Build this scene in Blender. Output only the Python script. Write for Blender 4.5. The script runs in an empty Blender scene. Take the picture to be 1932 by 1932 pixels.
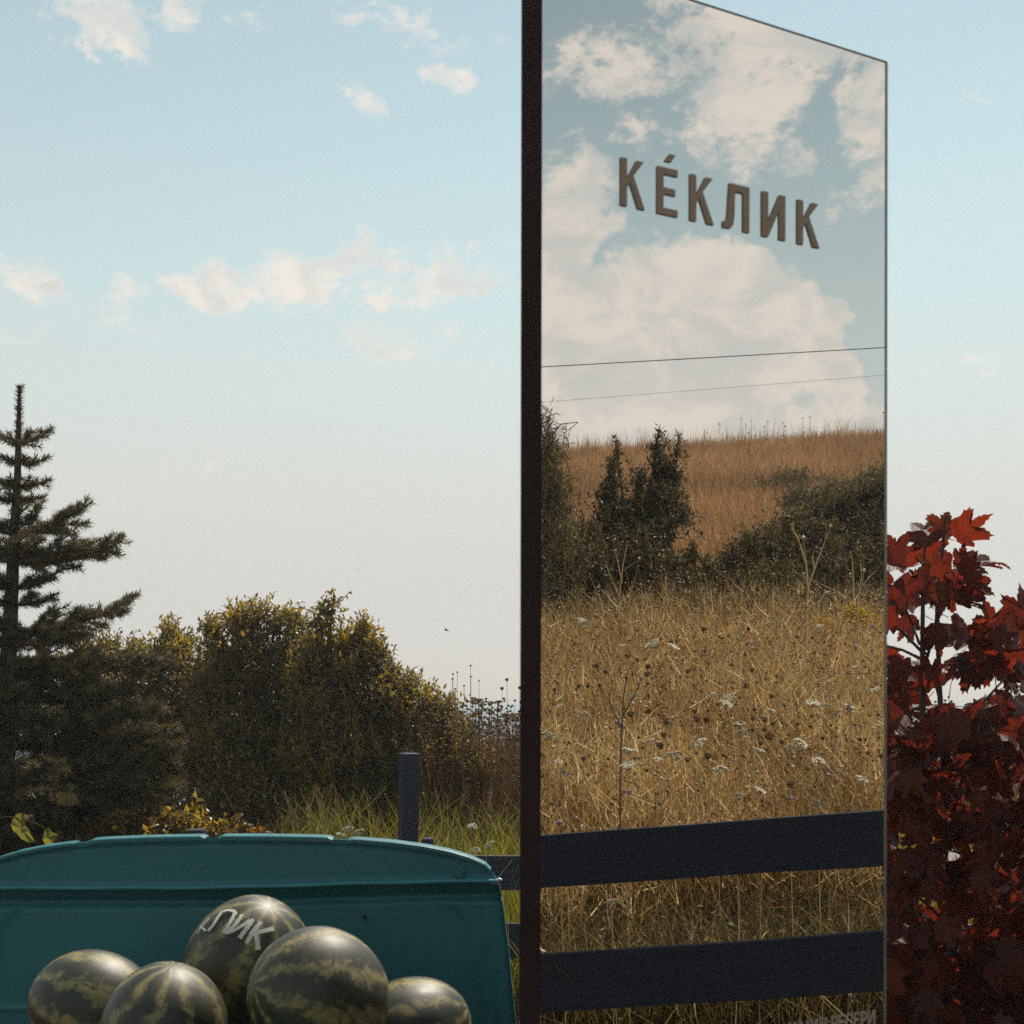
import bpy, bmesh, math, random
import numpy as np
from mathutils import Vector, Matrix, Euler

SC = bpy.context.scene
COL = SC.collection
R = math.radians
rng = np.random.default_rng(7)
random.seed(7)

# ------------------------------------------------------------------ camera
EYE = 1.85
F = 2500.0            # focal length in pixels of a 1932 px wide frame
CX, HY = 966.0, 1310.0
cam_d = bpy.data.cameras.new('camera')
cam = bpy.data.objects.new('camera', cam_d)
COL.objects.link(cam)
cam.location = (0, 0, EYE)
cam.rotation_euler = (R(90), 0, 0)
cam_d.sensor_width = 36
cam_d.lens = 36 * F / 1932
cam_d.shift_y = (HY - 966) / 1932
cam_d.clip_start = 0.05
cam_d.clip_end = 60000
cam_d.dof.use_dof = True
cam_d.dof.focus_distance = 7.0
cam_d.dof.aperture_fstop = 9.0
SC.camera = cam
SC.view_settings.view_transform = 'Standard'
SC.view_settings.look = 'None'
SC.view_settings.gamma = 1
SC.view_settings.use_curve_mapping = False
SC.view_settings.exposure = 0.0
SC.cycles.max_bounces = 8
SC.cycles.transmission_bounces = 4
SC.cycles.transparent_max_bounces = 4
SC.cycles.use_denoising = False
SC.cycles.use_light_tree = True

# ------------------------------------------------------------------ sun, sky
SUN_AZ, SUN_EL = R(21), R(55)          # azimuth clockwise from +Y (into the picture, to the right)
sun_dir = Vector((math.sin(SUN_AZ) * math.cos(SUN_EL), math.cos(SUN_AZ) * math.cos(SUN_EL), math.sin(SUN_EL)))
sd = bpy.data.lights.new('sun', 'SUN')
sd.energy = 5.0
sd.angle = R(0.53)
sd.color = (1.0, 0.92, 0.79)
so = bpy.data.objects.new('sun', sd)
COL.objects.link(so)
so.rotation_euler = sun_dir.to_track_quat('Z', 'Y').to_euler()

# mirror totem plane, needed by the sky (its clouds) and everything the mirror shows
def W(px, py, d):
    return np.array([d * (px - CX) / F, d, EYE - d * (py - HY) / F])
D0, D1 = 2.0, 2.345
ML, MR = W(1016.5, HY, D0), W(1668.5, HY, D1)
UD = (MR - ML); UD[2] = 0
MW = float(np.linalg.norm(UD)); UD = UD / MW
ND = np.array([UD[1], -UD[0], 0.0])      # front of the mirror
def refl(p):
    p = np.asarray(p, float)
    k = (p - ML) @ ND
    return p - 2 * np.multiply.outer(k, ND)
def refl_dir(v):
    v = np.asarray(v, float)
    return v - 2 * np.multiply.outer(v @ ND, ND)
def M(px, py, d):
    return refl(W(px, py, d))
R0 = refl(np.array([0, 0, EYE]))
SDIR = refl_dir(np.array([0, 1.0, 0]))
XDIR = refl_dir(np.array([1.0, 0, 0]))

world = bpy.data.worlds.new('World')
SC.world = world
world.use_nodes = True
wt = world.node_tree
wt.nodes.clear()
def wn(t, **k):
    n = wt.nodes.new(t)
    for a, b in k.items():
        setattr(n, a, b)
    return n
def wmath(op, a, b=None, c=None, clamp=False):
    n = wn('ShaderNodeMath', operation=op, use_clamp=clamp)
    for i, v in enumerate((a, b, c)):
        if v is None: continue
        if isinstance(v, (int, float)): n.inputs[i].default_value = v
        else: wt.links.new(v, n.inputs[i])
    return n.outputs[0]
def wvec(op, a, b=None):
    n = wn('ShaderNodeVectorMath', operation=op)
    for i, v in enumerate((a, b)):
        if v is None: continue
        if isinstance(v, (tuple, list)): n.inputs[i].default_value = v
        else: wt.links.new(v, n.inputs[i])
    return n
sky = wn('ShaderNodeTexSky', sky_type='NISHITA', sun_disc=False, sun_elevation=SUN_EL, sun_rotation=SUN_AZ,
         altitude=100, air_density=1.0, dust_density=0.0, ozone_density=1.2)
tc = wn('ShaderNodeTexCoord')
dirv = tc.outputs['Generated']
sep = wn('ShaderNodeSeparateXYZ'); wt.links.new(dirv, sep.inputs[0])
az = wmath('ARCTAN2', sep.outputs[0], sep.outputs[1])
el = wmath('ARCSINE', sep.outputs[2])
ae = wn('ShaderNodeCombineXYZ'); wt.links.new(az, ae.inputs[0]); wt.links.new(el, ae.inputs[1])
def azel(v):
    v = v / np.linalg.norm(v)
    return math.atan2(v[0], v[1]), math.asin(v[2])
def front(px, py): return np.array([(px - CX) / F, 1, -(py - HY) / F])
# (px, py, half width, half height, weight) of the larger clouds: ahead, and in the quarter the mirror looks at
CL_FRONT = [(600, 545, 380, 45, .5), (740, 60, 260, 70, .34), (900, 510, 110, 60, .6), (120, 590, 200, 50, .45), (195, 35, 95, 75, 1.0), (350, 8, 50, 40, .8), (480, 65, 75, 22, .45), (740, 45, 150, 36, .5), (850, 135, 70, 32, .7),
            (678, 190, 45, 28, .65), (742, 122, 30, 18, .5), (45, 545, 85, 42, 1.0), (230, 560, 42, 30, .75), (400, 535, 110, 52, 1.0),
            (570, 520, 120, 48, 1.0), (700, 492, 66, 48, 1.0), (835, 515, 75, 60, .9), (925, 462, 60, 24, .6), (750, 640, 115, 36, .8),
            (800, 580, 60, 24, .4), (380, 862, 130, 30, .35), (1810, 190, 65, 20, .4), (1830, 700, 120, 52, .45)]
CL_BACK = [(1230, 690, 260, 200, 1.9), (1330, 560, 135, 100, 1.8), (1410, 520, 60, 55, 1.4), (1440, 640, 125, 125, 1.9), (1530, 640, 64, 76, 1.8), (1580, 720, 50, 80, 1.3), (1070, 640, 130, 140, 1.4), (1060, 430, 90, 135, 1.3), (1110, 330, 60, 60, .9),
           (1150, 430, 60, 30, .8), (1440, 60, 210, 120, .92), (1420, 190, 120, 120, .9), (1560, 70, 120, 60, .8), (1130, 120, 130, 60, .8), (1645, 200, 60, 170, .85), (1250, 240, 140, 50, .5), (1600, 400, 80, 30, .5), (1520, 300, 120, 40, .42),
           (1630, 800, 260, 60, .75), (1300, 800, 420, 70, .85)]
blobs = []
for (px, py, a, b, w) in CL_FRONT:
    A, E = azel(front(px, py)); blobs.append((A, E, a * 1.22 / F, b * 1.22 / F, w * .84))
for (px, py, a, b, w) in CL_BACK:
    A, E = azel(refl_dir(front(px, py))); blobs.append((A, E, a * 1.2 / F, b * 1.2 / F, w))
wnz = wn('ShaderNodeTexNoise'); wnz.inputs['Scale'].default_value = 22; wnz.inputs['Detail'].default_value = 4; wt.links.new(dirv, wnz.inputs['Vector'])
aew = wvec('ADD', ae.outputs[0], wvec('MULTIPLY', wvec('SUBTRACT', wnz.outputs['Color'], (.5, .5, .5)).outputs[0], (.05, .04, 0)).outputs[0]).outputs[0]
acc = None
for (A, E, a, b, w) in blobs:
    d = wvec('SUBTRACT', aew, (A, E, 0))
    m = wvec('MULTIPLY', d.outputs[0], (1 / a, 1 / b, 1))
    ln = wvec('DOT_PRODUCT', m.outputs[0], m.outputs[0])
    v = wmath('MULTIPLY_ADD', ln.outputs['Value'], -w, w)
    acc = v if acc is None else wmath('MAXIMUM', acc, v)
def wnoise(scale, detail=8, rough=.55, dist=0.0, stretch=(1, 1, 1.6)):
    mp = wvec('MULTIPLY', dirv, stretch)
    n = wn('ShaderNodeTexNoise'); n.inputs['Scale'].default_value = scale; n.inputs['Detail'].default_value = detail
    n.inputs['Roughness'].default_value = rough; n.inputs['Distortion'].default_value = dist
    wt.links.new(mp.outputs[0], n.inputs['Vector'])
    return n.outputs[0]
n1 = wnoise(30, 10, .66, .2)
n2 = wnoise(3.2, 6, .55, 0, (1, 1, 2.2))
gen = wmath('MULTIPLY_ADD', n2, 1.7, -1.15)                 # scattered clouds over the rest of the sky
acc = wmath('MAXIMUM', acc, gen)
acc = wmath('MAXIMUM', acc, -1.0)
n5 = wnoise(85, 6, .65, .3)
dens = wmath('MULTIPLY_ADD', n5, 1.1, wmath('MULTIPLY_ADD', n1, 2.7, wmath('MULTIPLY_ADD', acc, 1.25, -2.22)))
mr = wn('ShaderNodeMapRange', interpolation_type='SMOOTHSTEP')
mr.inputs[1].default_value = 0.0; mr.inputs[2].default_value = 0.74
wt.links.new(dens, mr.inputs[0])
n3 = wnoise(17, 8, .62, .5)
mr2 = wn('ShaderNodeMapRange', interpolation_type='SMOOTHSTEP'); mr2.inputs[1].default_value = .40; mr2.inputs[2].default_value = .62
wt.links.new(n3, mr2.inputs[0])
shade = wmath('MULTIPLY', mr2.outputs[0], wmath('MULTIPLY', mr.outputs[0], .50))
cc = wn('ShaderNodeMix', data_type='RGBA'); wt.links.new(shade, cc.inputs[0])
cc.inputs[6].default_value = (0.93, 0.84, 0.745, 1); cc.inputs[7].default_value = (0.47, 0.545, 0.585, 1)
# thin haze towards the horizon, the same all round
hz = wn('ShaderNodeMapRange', interpolation_type='SMOOTHERSTEP'); hz.inputs[1].default_value = .04; hz.inputs[2].default_value = .50
hz.inputs[3].default_value = 1.0; hz.inputs[4].default_value = 0.06
wt.links.new(el, hz.inputs[0])
skym = wn('ShaderNodeMix', data_type='RGBA', blend_type='MULTIPLY'); skym.inputs[0].default_value = 1.0
wt.links.new(sky.outputs[0], skym.inputs[6]); skym.inputs[7].default_value = (1.84, 1.50, 0.955, 1)
bg = wn('ShaderNodeBackground'); bg.inputs[1].default_value = 0.13
wt.links.new(skym.outputs[2], bg.inputs[0])
hzc = wn('ShaderNodeMix', data_type='RGBA'); hzc.inputs[6].default_value = (0.665, 0.668, 0.648, 1); hzc.inputs[7].default_value = (.52, .65, .69, 1)
hz2 = wn('ShaderNodeMapRange', interpolation_type='SMOOTHSTEP'); hz2.inputs[1].default_value = .12; hz2.inputs[2].default_value = .40; wt.links.new(el, hz2.inputs[0]); wt.links.new(hz2.outputs[0], hzc.inputs[0])
bgh = wn('ShaderNodeBackground'); wt.links.new(hzc.outputs[2], bgh.inputs[0]); bgh.inputs[1].default_value = 1.0
bgc = wn('ShaderNodeBackground'); wt.links.new(cc.outputs[2], bgc.inputs[0]); bgc.inputs[1].default_value = 1.0
ms = wn('ShaderNodeMixShader'); wt.links.new(hz.outputs[0], ms.inputs[0]); wt.links.new(bg.outputs[0], ms.inputs[1]); wt.links.new(bgh.outputs[0], ms.inputs[2])
ms2 = wn('ShaderNodeMixShader'); wt.links.new(wmath('MULTIPLY', mr.outputs[0], .84), ms2.inputs[0]); wt.links.new(ms.outputs[0], ms2.inputs[1]); wt.links.new(bgc.outputs[0], ms2.inputs[2])
wo = wn('ShaderNodeOutputWorld'); wt.links.new(ms2.outputs[0], wo.inputs[0])
world.cycles.sampling_method = 'MANUAL'
world.cycles.sample_map_resolution = 512

# ------------------------------------------------------------------ helpers
def tag(o, label=None, cat=None, group=None, kind=None):
    if label: o['label'] = label
    if cat: o['category'] = cat
    if group: o['group'] = group
    if kind: o['kind'] = kind
    return o
def empty(name, loc, label, cat, group=None, rot=(0, 0, 0)):
    o = bpy.data.objects.new(name, None)
    o.empty_display_size = .1
    COL.objects.link(o)
    o.location = Vector(tuple(float(c) for c in loc)); o.rotation_euler = rot
    return tag(o, label, cat, group)
def link(name, mesh, parent=None, world_space=False):
    o = bpy.data.objects.new(name, mesh)
    COL.objects.link(o)
    if parent is not None:
        o.parent = parent
        if world_space:
            pm = Matrix.LocRotScale(parent.location, parent.rotation_euler, parent.scale)
            if parent.parent is not None:
                pp = parent.parent
                pm = Matrix.LocRotScale(pp.location, pp.rotation_euler, pp.scale) @ parent.matrix_parent_inverse @ pm
            o.matrix_parent_inverse = pm.inverted()
    return o
def mesh_np(name, V, Fs, mat=None, smooth=False):
    """V (n,3); Fs list of (m,k) index arrays"""
    if isinstance(Fs, np.ndarray): Fs = [Fs]
    me = bpy.data.meshes.new(name)
    me.vertices.add(len(V)); me.vertices.foreach_set('co', np.asarray(V, np.float32).ravel())
    nl = sum(f.size for f in Fs); nf = sum(len(f) for f in Fs)
    me.loops.add(nl); me.polygons.add(nf)
    me.loops.foreach_set('vertex_index', np.concatenate([f.ravel() for f in Fs]).astype(np.int32))
    st, s0 = [], 0
    for f in Fs:
        k = f.shape[1]; st.append(np.arange(len(f)) * k + s0); s0 += f.size
    me.polygons.foreach_set('loop_start', np.concatenate(st).astype(np.int32))
    me.update(calc_edges=True)
    me.polygons.foreach_set('use_smooth', np.full(nf, bool(smooth)))
    if mat: me.materials.append(mat)
    return me
class MB:
    """collects numpy pieces of one mesh"""
    def __init__(s): s.V = []; s.F = {}; s.n = 0
    def add(s, V, *Fs):
        V = np.asarray(V, float)
        for f in Fs:
            f = np.asarray(f, int)
            s.F.setdefault(f.shape[1], []).append(f + s.n)
        s.V.append(V); s.n += len(V)
    def mesh(s, name, mat, smooth=False):
        return mesh_np(name, np.concatenate(s.V), [np.concatenate(v) for v in s.F.values()], mat, smooth)
def unit(v):
    v = np.asarray(v, float)
    return v / np.maximum(np.linalg.norm(v, axis=-1, keepdims=True), 1e-9)
def tube(mb, pts, rad, k=6, cap=True):
    pts = np.asarray(pts, float); n = len(pts)
    rad = np.broadcast_to(np.asarray(rad, float), (n,))
    t = unit(np.gradient(pts, axis=0))
    ref = np.array([0, 0, 1.0]) if abs(t[0][2]) < .9 else np.array([1.0, 0, 0])
    a = unit(np.cross(t, ref)); b = np.cross(t, a)
    th = np.arange(k) * 2 * np.pi / k
    V = pts[:, None, :] + rad[:, None, None] * (np.cos(th)[None, :, None] * a[:, None, :] + np.sin(th)[None, :, None] * b[:, None, :])
    V = V.reshape(-1, 3)
    i = np.arange(n - 1)[:, None] * k; j = np.arange(k)[None, :]; j2 = (j + 1) % k
    Q = np.stack([i + j, i + j2, i + k + j2, i + k + j], -1).reshape(-1, 4)
    mb.add(V, Q)
    if cap:
        mb.add(np.concatenate([V[-k:], V[:k]]), np.concatenate([np.stack([np.zeros(k - 2, int), np.arange(1, k - 1), np.arange(2, k)], -1),
                                                                 np.stack([np.full(k - 2, k), k + np.arange(2, k), k + np.arange(1, k - 1)], -1)]))
def blades(mb, base, tip, width, bend, seg=3, facing=None):
    """ribbons from base to tip, sagging sideways by bend (n,3)"""
    base = np.asarray(base); tip = np.asarray(tip); n = len(base)
    ax = tip - base
    if facing is None:
        a = rng.uniform(0, 2 * np.pi, n); w = np.stack([np.cos(a), np.sin(a), np.zeros(n)], -1)
    else: w = facing
    w = unit(np.cross(unit(ax), np.cross(w, unit(ax)) + 1e-6)) if facing is None else w
    width = np.broadcast_to(np.asarray(width, float), (n,))
    V = []
    for k in range(seg + 1):
        t = k / seg
        c = base + ax * t + bend * (t * (1 - t) * 1.0) 
        ww = width * (1 - t * .9) * .5
        V += [c - w * ww[:, None], c + w * ww[:, None]]
    V = np.stack(V, 1).reshape(-1, 3)
    m = 2 * (seg + 1)
    i = np.arange(n)[:, None] * m
    Q = np.concatenate([np.stack([i + 2 * k, i + 2 * k + 1, i + 2 * k + 3, i + 2 * k + 2], -1) for k in range(seg)], 1).reshape(-1, 4)
    mb.add(V, Q)
def leaves(mb, pos, dirn, nrm, L, Wd, fold=.25):
    """folded diamond leaves, each its own island"""
    n = len(pos); d = unit(dirn); s = unit(np.cross(d, nrm)); u = np.cross(s, d)
    L = np.broadcast_to(np.asarray(L, float), (n,))[:, None]; Wd = np.broadcast_to(np.asarray(Wd, float), (n,))[:, None]
    m = pos + d * L * .45
    tip = pos + d * L - u * L * .12
    V = np.stack([pos, m - s * Wd * .5 + u * Wd * fold, tip, m + s * Wd * .5 + u * Wd * fold, m + d * L * .08], 1).reshape(-1, 3)
    i = np.arange(n)[:, None] * 5
    T = np.concatenate([np.stack([i, i + 4, i + 1], -1), np.stack([i + 1, i + 4, i + 2], -1), np.stack([i, i + 3, i + 4], -1), np.stack([i + 4, i + 3, i + 2], -1)], 1).reshape(-1, 3)
    mb.add(V, T)
def octas(mb, pos, r, squash=1.0):
    n = len(pos); r = np.broadcast_to(np.asarray(r, float), (n,))[:, None, None]
    o = np.array([[1, 0, 0], [0, 1, 0], [-1, 0, 0], [0, -1, 0], [0, 0, 1], [0, 0, -1]], float) * [1, 1, squash]
    V = (pos[:, None, :] + r * o[None]).reshape(-1, 3)
    f = np.array([[0, 1, 4], [1, 2, 4], [2, 3, 4], [3, 0, 4], [1, 0, 5], [2, 1, 5], [3, 2, 5], [0, 3, 5]])
    mb.add(V, (np.arange(n)[:, None, None] * 6 + f[None]).reshape(-1, 3))
def box(mb, p0, p1, rot=None, org=None):
    x0, y0, z0 = p0; x1, y1, z1 = p1
    V = np.array([[x0, y0, z0], [x1, y0, z0], [x1, y1, z0], [x0, y1, z0], [x0, y0, z1], [x1, y0, z1], [x1, y1, z1], [x0, y1, z1]], float)
    if rot is not None: V = V @ np.asarray(rot).T
    if org is not None: V = V + np.asarray(org)
    mb.add(V, np.array([[0, 3, 2, 1], [4, 5, 6, 7], [0, 1, 5, 4], [1, 2, 6, 5], [2, 3, 7, 6], [3, 0, 4, 7]]))
def bevel_mesh(me, w, seg=2):
    bm = bmesh.new(); bm.from_mesh(me)
    bmesh.ops.bevel(bm, geom=list(bm.edges), offset=w, segments=seg, profile=.6, affect='EDGES')
    bm.to_mesh(me); bm.free(); return me

# ------------------------------------------------------------------ materials
def mat(name, build):
    m = bpy.data.materials.new(name); m.use_nodes = True
    t = m.node_tree; t.nodes.clear()
    def N(ty, **k):
        n = t.nodes.new(ty)
        for a, b in k.items(): setattr(n, a, b)
        return n
    out = N('ShaderNodeOutputMaterial')
    sh = build(N, t.links.new)
    t.links.new(sh, out.inputs[0])
    return m
def ramp(N, stops, interp='LINEAR'):
    r = N('ShaderNodeValToRGB'); e = r.color_ramp.elements; r.color_ramp.interpolation = interp
    while len(e) < len(stops): e.new(.5)
    for i, (p, c) in enumerate(stops): e[i].position = p; e[i].color = (*c, 1)
    return r
def noise(N, L, scale, detail=5, rough=.55, vec=None, dist=0):
    n = N('ShaderNodeTexNoise'); n.inputs['Scale'].default_value = scale; n.inputs['Detail'].default_value = detail
    n.inputs['Roughness'].default_value = rough; n.inputs['Distortion'].default_value = dist
    if vec is not None: L(vec, n.inputs['Vector'])
    return n
def bump(N, L, h, strength=.3, dist=.01):
    b = N('ShaderNodeBump'); b.inputs['Strength'].default_value = strength; b.inputs['Distance'].default_value = dist
    L(h, b.inputs['Height']); return b
def pbsdf(N, L, col=None, rough=.5, metal=0, spec=.5, normal=None):
    p = N('ShaderNodeBsdfPrincipled')
    if isinstance(col, tuple): p.inputs['Base Color'].default_value = (*col, 1)
    elif col is not None: L(col, p.inputs['Base Color'])
    if isinstance(rough, (int, float)): p.inputs['Roughness'].default_value = rough
    else: L(rough, p.inputs['Roughness'])
    p.inputs['Metallic'].default_value = metal; p.inputs['Specular IOR Level'].default_value = spec
    if normal is not None: L(normal, p.inputs['Normal'])
    return p
def leafy(name, stops, rough=.5, trans=.35, spec=.4, tint=(1.5, 1.35, .7), interp='LINEAR', patch=0):
    def b(N, L):
        g = N('ShaderNodeNewGeometry')
        r = ramp(N, stops, interp)
        if patch:
            pn = noise(N, L, patch, 4, .6, g.outputs['Position']); mm_ = N('ShaderNodeMath', operation='MULTIPLY_ADD'); L(pn.outputs[0], mm_.inputs[0]); mm_.inputs[1].default_value = 1.6; mm_.inputs[2].default_value = -.8
            ma_ = N('ShaderNodeMath', operation='MULTIPLY_ADD'); L(g.outputs['Random Per Island'], ma_.inputs[0]); ma_.inputs[1].default_value = .75; ma_.inputs[2].default_value = .12
            ad_ = N('ShaderNodeMath', operation='ADD', use_clamp=True); L(ma_.outputs[0], ad_.inputs[0]); L(mm_.outputs[0], ad_.inputs[1]); L(ad_.outputs[0], r.inputs[0])
        else: L(g.outputs['Random Per Island'], r.inputs[0])
        p = pbsdf(N, L, r.outputs[0], rough, 0, spec)
        mx = N('ShaderNodeMix', data_type='RGBA', blend_type='MULTIPLY'); mx.inputs[0].default_value = 1
        L(r.outputs[0], mx.inputs[6]); mx.inputs[7].default_value = (*tint, 1)
        tr = N('ShaderNodeBsdfTranslucent'); L(mx.outputs[2], tr.inputs[0])
        ms = N('ShaderNodeMixShader'); ms.inputs[0].default_value = trans
        L(p.outputs[0], ms.inputs[1]); L(tr.outputs[0], ms.inputs[2]); return ms.outputs[0]
    return mat(name, b)
def plain(name, col, rough=.6, metal=0, spec=.4, var=.25, scale=8, bmp=.15, bd=.004):
    def b(N, L):
        tcn = N('ShaderNodeTexCoord'); n = noise(N, L, scale, 6, .6, tcn.outputs['Object'])
        c0 = tuple(c * (1 - var) for c in col); c1 = tuple(min(1, c * (1 + var)) for c in col)
        r = ramp(N, [(.3, c0), (.7, c1)]); L(n.outputs[0], r.inputs[0])
        n2 = noise(N, L, scale * 9, 4, .6, tcn.outputs['Object'])
        return pbsdf(N, L, r.outputs[0], rough, metal, spec, bump(N, L, n2.outputs[0], bmp, bd).outputs[0]).outputs[0]
    return mat(name, b)

m_bark = plain('bark', (.055, .04, .032), .85, var=.4, scale=14, bmp=.5)
m_twig = plain('twig', (.05, .036, .026), .8, var=.3, scale=20)
m_maple_twig = plain('maple_twig', (.06, .035, .03), .7, var=.3, scale=20)
m_straw = leafy('straw_stem', [(0, (.26, .18, .08)), (.5, (.42, .30, .15)), (1, (.56, .42, .24))], .65, .25, .25, (1.2, 1.05, .8))
m_spruce = leafy('spruce_needles', [(0, (.075, .060, .038)), (.5, (.115, .100, .058)), (.85, (.155, .135, .070)), (1, (.20, .17, .09))], .5, .25, .3, (1.5, 1.3, .7))
m_bush = leafy('bush_leaf', [(0, (.10, .070, .036)), (.5, (.145, .112, .048)), (.85, (.19, .15, .055)), (.96, (.27, .21, .06)), (1, (.28, .16, .05))], .34, .40, .7, (2.1, 1.9, .7))
m_bush2 = leafy('bush_leaf_gold', [(0, (.16, .13, .042)), (.5, (.23, .195, .055)), (.85, (.31, .255, .06)), (1, (.38, .26, .06))], .36, .5, .45, (2.0, 1.6, .6))
m_under = leafy('undergrowth_leaf', [(0, (.05, .04, .015)), (.4, (.10, .075, .02)), (.75, (.17, .12, .025)), (1, (.2, .085, .03))], .4, .4, .5, (1.9, 1.5, .6))
m_green = leafy('green_grass', [(0, (.13, .125, .03)), (.5, (.23, .215, .05)), (.85, (.34, .29, .08)), (1, (.42, .32, .14))], .5, .5, .35, (1.5, 1.45, .5))
m_plume = leafy('grass_plume', [(0, (.20, .13, .09)), (1, (.34, .23, .16))], .7, .5, .2, (1.2, 1.1, .9))
m_dry = leafy('meadow_straw', [(0, (.17, .16, .06)), (.1, (.14, .075, .03)), (.33, (.30, .175, .068)), (.6, (.56, .385, .165)), (.9, (.78, .585, .29)), (1, (.80, .65, .38))], .55, .28, .3, (1.2, 1.05, .75), patch=1.3)
m_underdry = leafy('low_weeds', [(0, (.07, .042, .02)), (.35, (.13, .085, .035)), (.65, (.22, .16, .065)), (.85, (.16, .15, .05)), (1, (.55, .42, .22))], .55, .3, .35, (1.2, 1.1, .7))
m_hill = leafy('hill_straw', [(0, (.16, .085, .04)), (.35, (.36, .20, .088)), (.7, (.52, .30, .135)), (1, (.66, .43, .22))], .7, .4, .2, (1.15, 1.0, .8), patch=.22)
m_seed = leafy('small_heads', [(0, (.09, .05, .03)), (.3, (.17, .105, .055)), (.6, (.40, .31, .18)), (.85, (.55, .47, .35)), (.93, (.25, .2, .1)), (.97, (.32, .2, .3)), (1, (.6, .55, .45))], .8, .25, .2, (1, 1, .9), 'CONSTANT')
m_white = leafy('lace_white', [(0, (.50, .47, .37)), (1, (.72, .68, .56))], .7, .3, .2, (1, 1, .9))
m_brown = leafy('seed_brown', [(0, (.085, .055, .03)), (.7, (.17, .115, .055)), (1, (.26, .2, .09))], .8, .2, .2, (1.3, 1, .7))
m_rust = leafy('seed_rust', [(0, (.13, .06, .035)), (.6, (.22, .12, .065)), (1, (.32, .2, .10))], .75, .2, .2, (1.4, 1.0, .8))
m_purple = leafy('thistle_purple', [(0, (.30, .19, .27)), (1, (.46, .34, .42))], .7, .3, .2, (1, 1, 1))
m_yellow = leafy('goldenrod_yellow', [(0, (.42, .26, .02)), (1, (.62, .42, .03))], .7, .3, .2, (1, 1, .6))
m_dark = leafy('dark_leaf', [(0, (.055, .042, .026)), (.6, (.085, .072, .038)), (.93, (.12, .10, .048)), (1, (.19, .16, .08))], .42, .3, .45, (1.8, 1.6, .7))
m_feather = leafy('feathery_leaf', [(0, (.075, .06, .032)), (.6, (.13, .11, .052)), (1, (.22, .185, .09))], .5, .35, .35, (1.7, 1.5, .7))
m_vine = leafy('vine_leaf', [(0, (.12, .13, .03)), (1, (.20, .18, .05))], .45, .5, .4, (1.6, 1.5, .7))

def b_maple(N, L):
    oi = N('ShaderNodeObjectInfo'); g = N('ShaderNodeNewGeometry')
    tcn = N('ShaderNodeTexCoord'); n = noise(N, L, 26, 5, .6, tcn.outputs['Object'])
    ad = N('ShaderNodeMath', operation='ADD'); L(oi.outputs['Random'], ad.inputs[0]); L(g.outputs['Random Per Island'], ad.inputs[1])
    fr = N('ShaderNodeMath', operation='FRACT'); L(ad.outputs[0], fr.inputs[0])
    r = ramp(N, [(0, (.085, .028, .022)), (.5, (.11, .027, .020)), (.8, (.14, .034, .019)), (1, (.165, .055, .022))]); L(fr.outputs[0], r.inputs[0])
    mx = N('ShaderNodeMix', data_type='RGBA', blend_type='OVERLAY'); mx.inputs[0].default_value = .55
    L(r.outputs[0], mx.inputs[6]); L(n.outputs[0], mx.inputs[7])
    p = pbsdf(N, L, mx.outputs[2], .42, 0, .22, bump(N, L, n.outputs[0], .25, .004).outputs[0])
    m2 = N('ShaderNodeMix', data_type='RGBA', blend_type='MULTIPLY'); m2.inputs[0].default_value = 1
    L(mx.outputs[2], m2.inputs[6]); m2.inputs[7].default_value = (1.9, .80, .42, 1)
    tr = N('ShaderNodeBsdfTranslucent'); L(m2.outputs[2], tr.inputs[0])
    ms = N('ShaderNodeMixShader'); ms.inputs[0].default_value = .5
    L(p.outputs[0], ms.inputs[1]); L(tr.outputs[0], ms.inputs[2]); return ms.outputs[0]
m_maple = mat('maple_leaf', b_maple)

def b_ground(N, L):
    g = N('ShaderNodeNewGeometry')
    a = noise(N, L, .35, 6, .6, g.outputs['Position']); b = noise(N, L, 7, 8, .7, g.outputs['Position'])
    r = ramp(N, [(.3, (.055, .034, .016)), (.5, (.095, .058, .026)), (.7, (.14, .085, .038))]); L(a.outputs[0], r.inputs[0])
    r2 = ramp(N, [(.3, (.35, .35, .35)), (.7, (1.1, 1.05, 1))]); L(b.outputs[0], r2.inputs[0])
    mx = N('ShaderNodeMix', data_type='RGBA', blend_type='MULTIPLY'); mx.inputs[0].default_value = 1
    L(r.outputs[0], mx.inputs[6]); L(r2.outputs[0], mx.inputs[7])
    return pbsdf(N, L, mx.outputs[2], .95, 0, .15, bump(N, L, b.outputs[0], .8, .05).outputs[0]).outputs[0]
m_ground = mat('dry_soil', b_ground)
def b_sea(N, L):
    g = N('ShaderNodeNewGeometry')
    a = noise(N, L, .05, 8, .65, g.outputs['Position'])
    return pbsdf(N, L, (.20, .33, .44), .75, 0, .1, bump(N, L, a.outputs[0], .5, 1.5).outputs[0]).outputs[0]
m_sea = mat('sea_water', b_sea)
def b_mirror(N, L):
    p = N('ShaderNodeBsdfGlossy'); p.inputs['Color'].default_value = (.84, .82, .79, 1); p.inputs['Roughness'].default_value = 0.0
    return p.outputs[0]
m_mirror = mat('mirror_glass', b_mirror)
m_core = plain('totem_paint', (.036, .020, .019), .8, spec=.05, var=.15, scale=5, bmp=.06)
m_edge = plain('brushed_edge', (.34, .33, .30), .4, .6, .5, var=.12, scale=30)
m_letter = plain('bronze_letter', (.42, .295, .215), .55, .0, .3, var=.12, scale=60, bmp=.1)
m_print = plain('taupe_print', (.52, .43, .34), .7, var=.15, scale=40)
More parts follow.
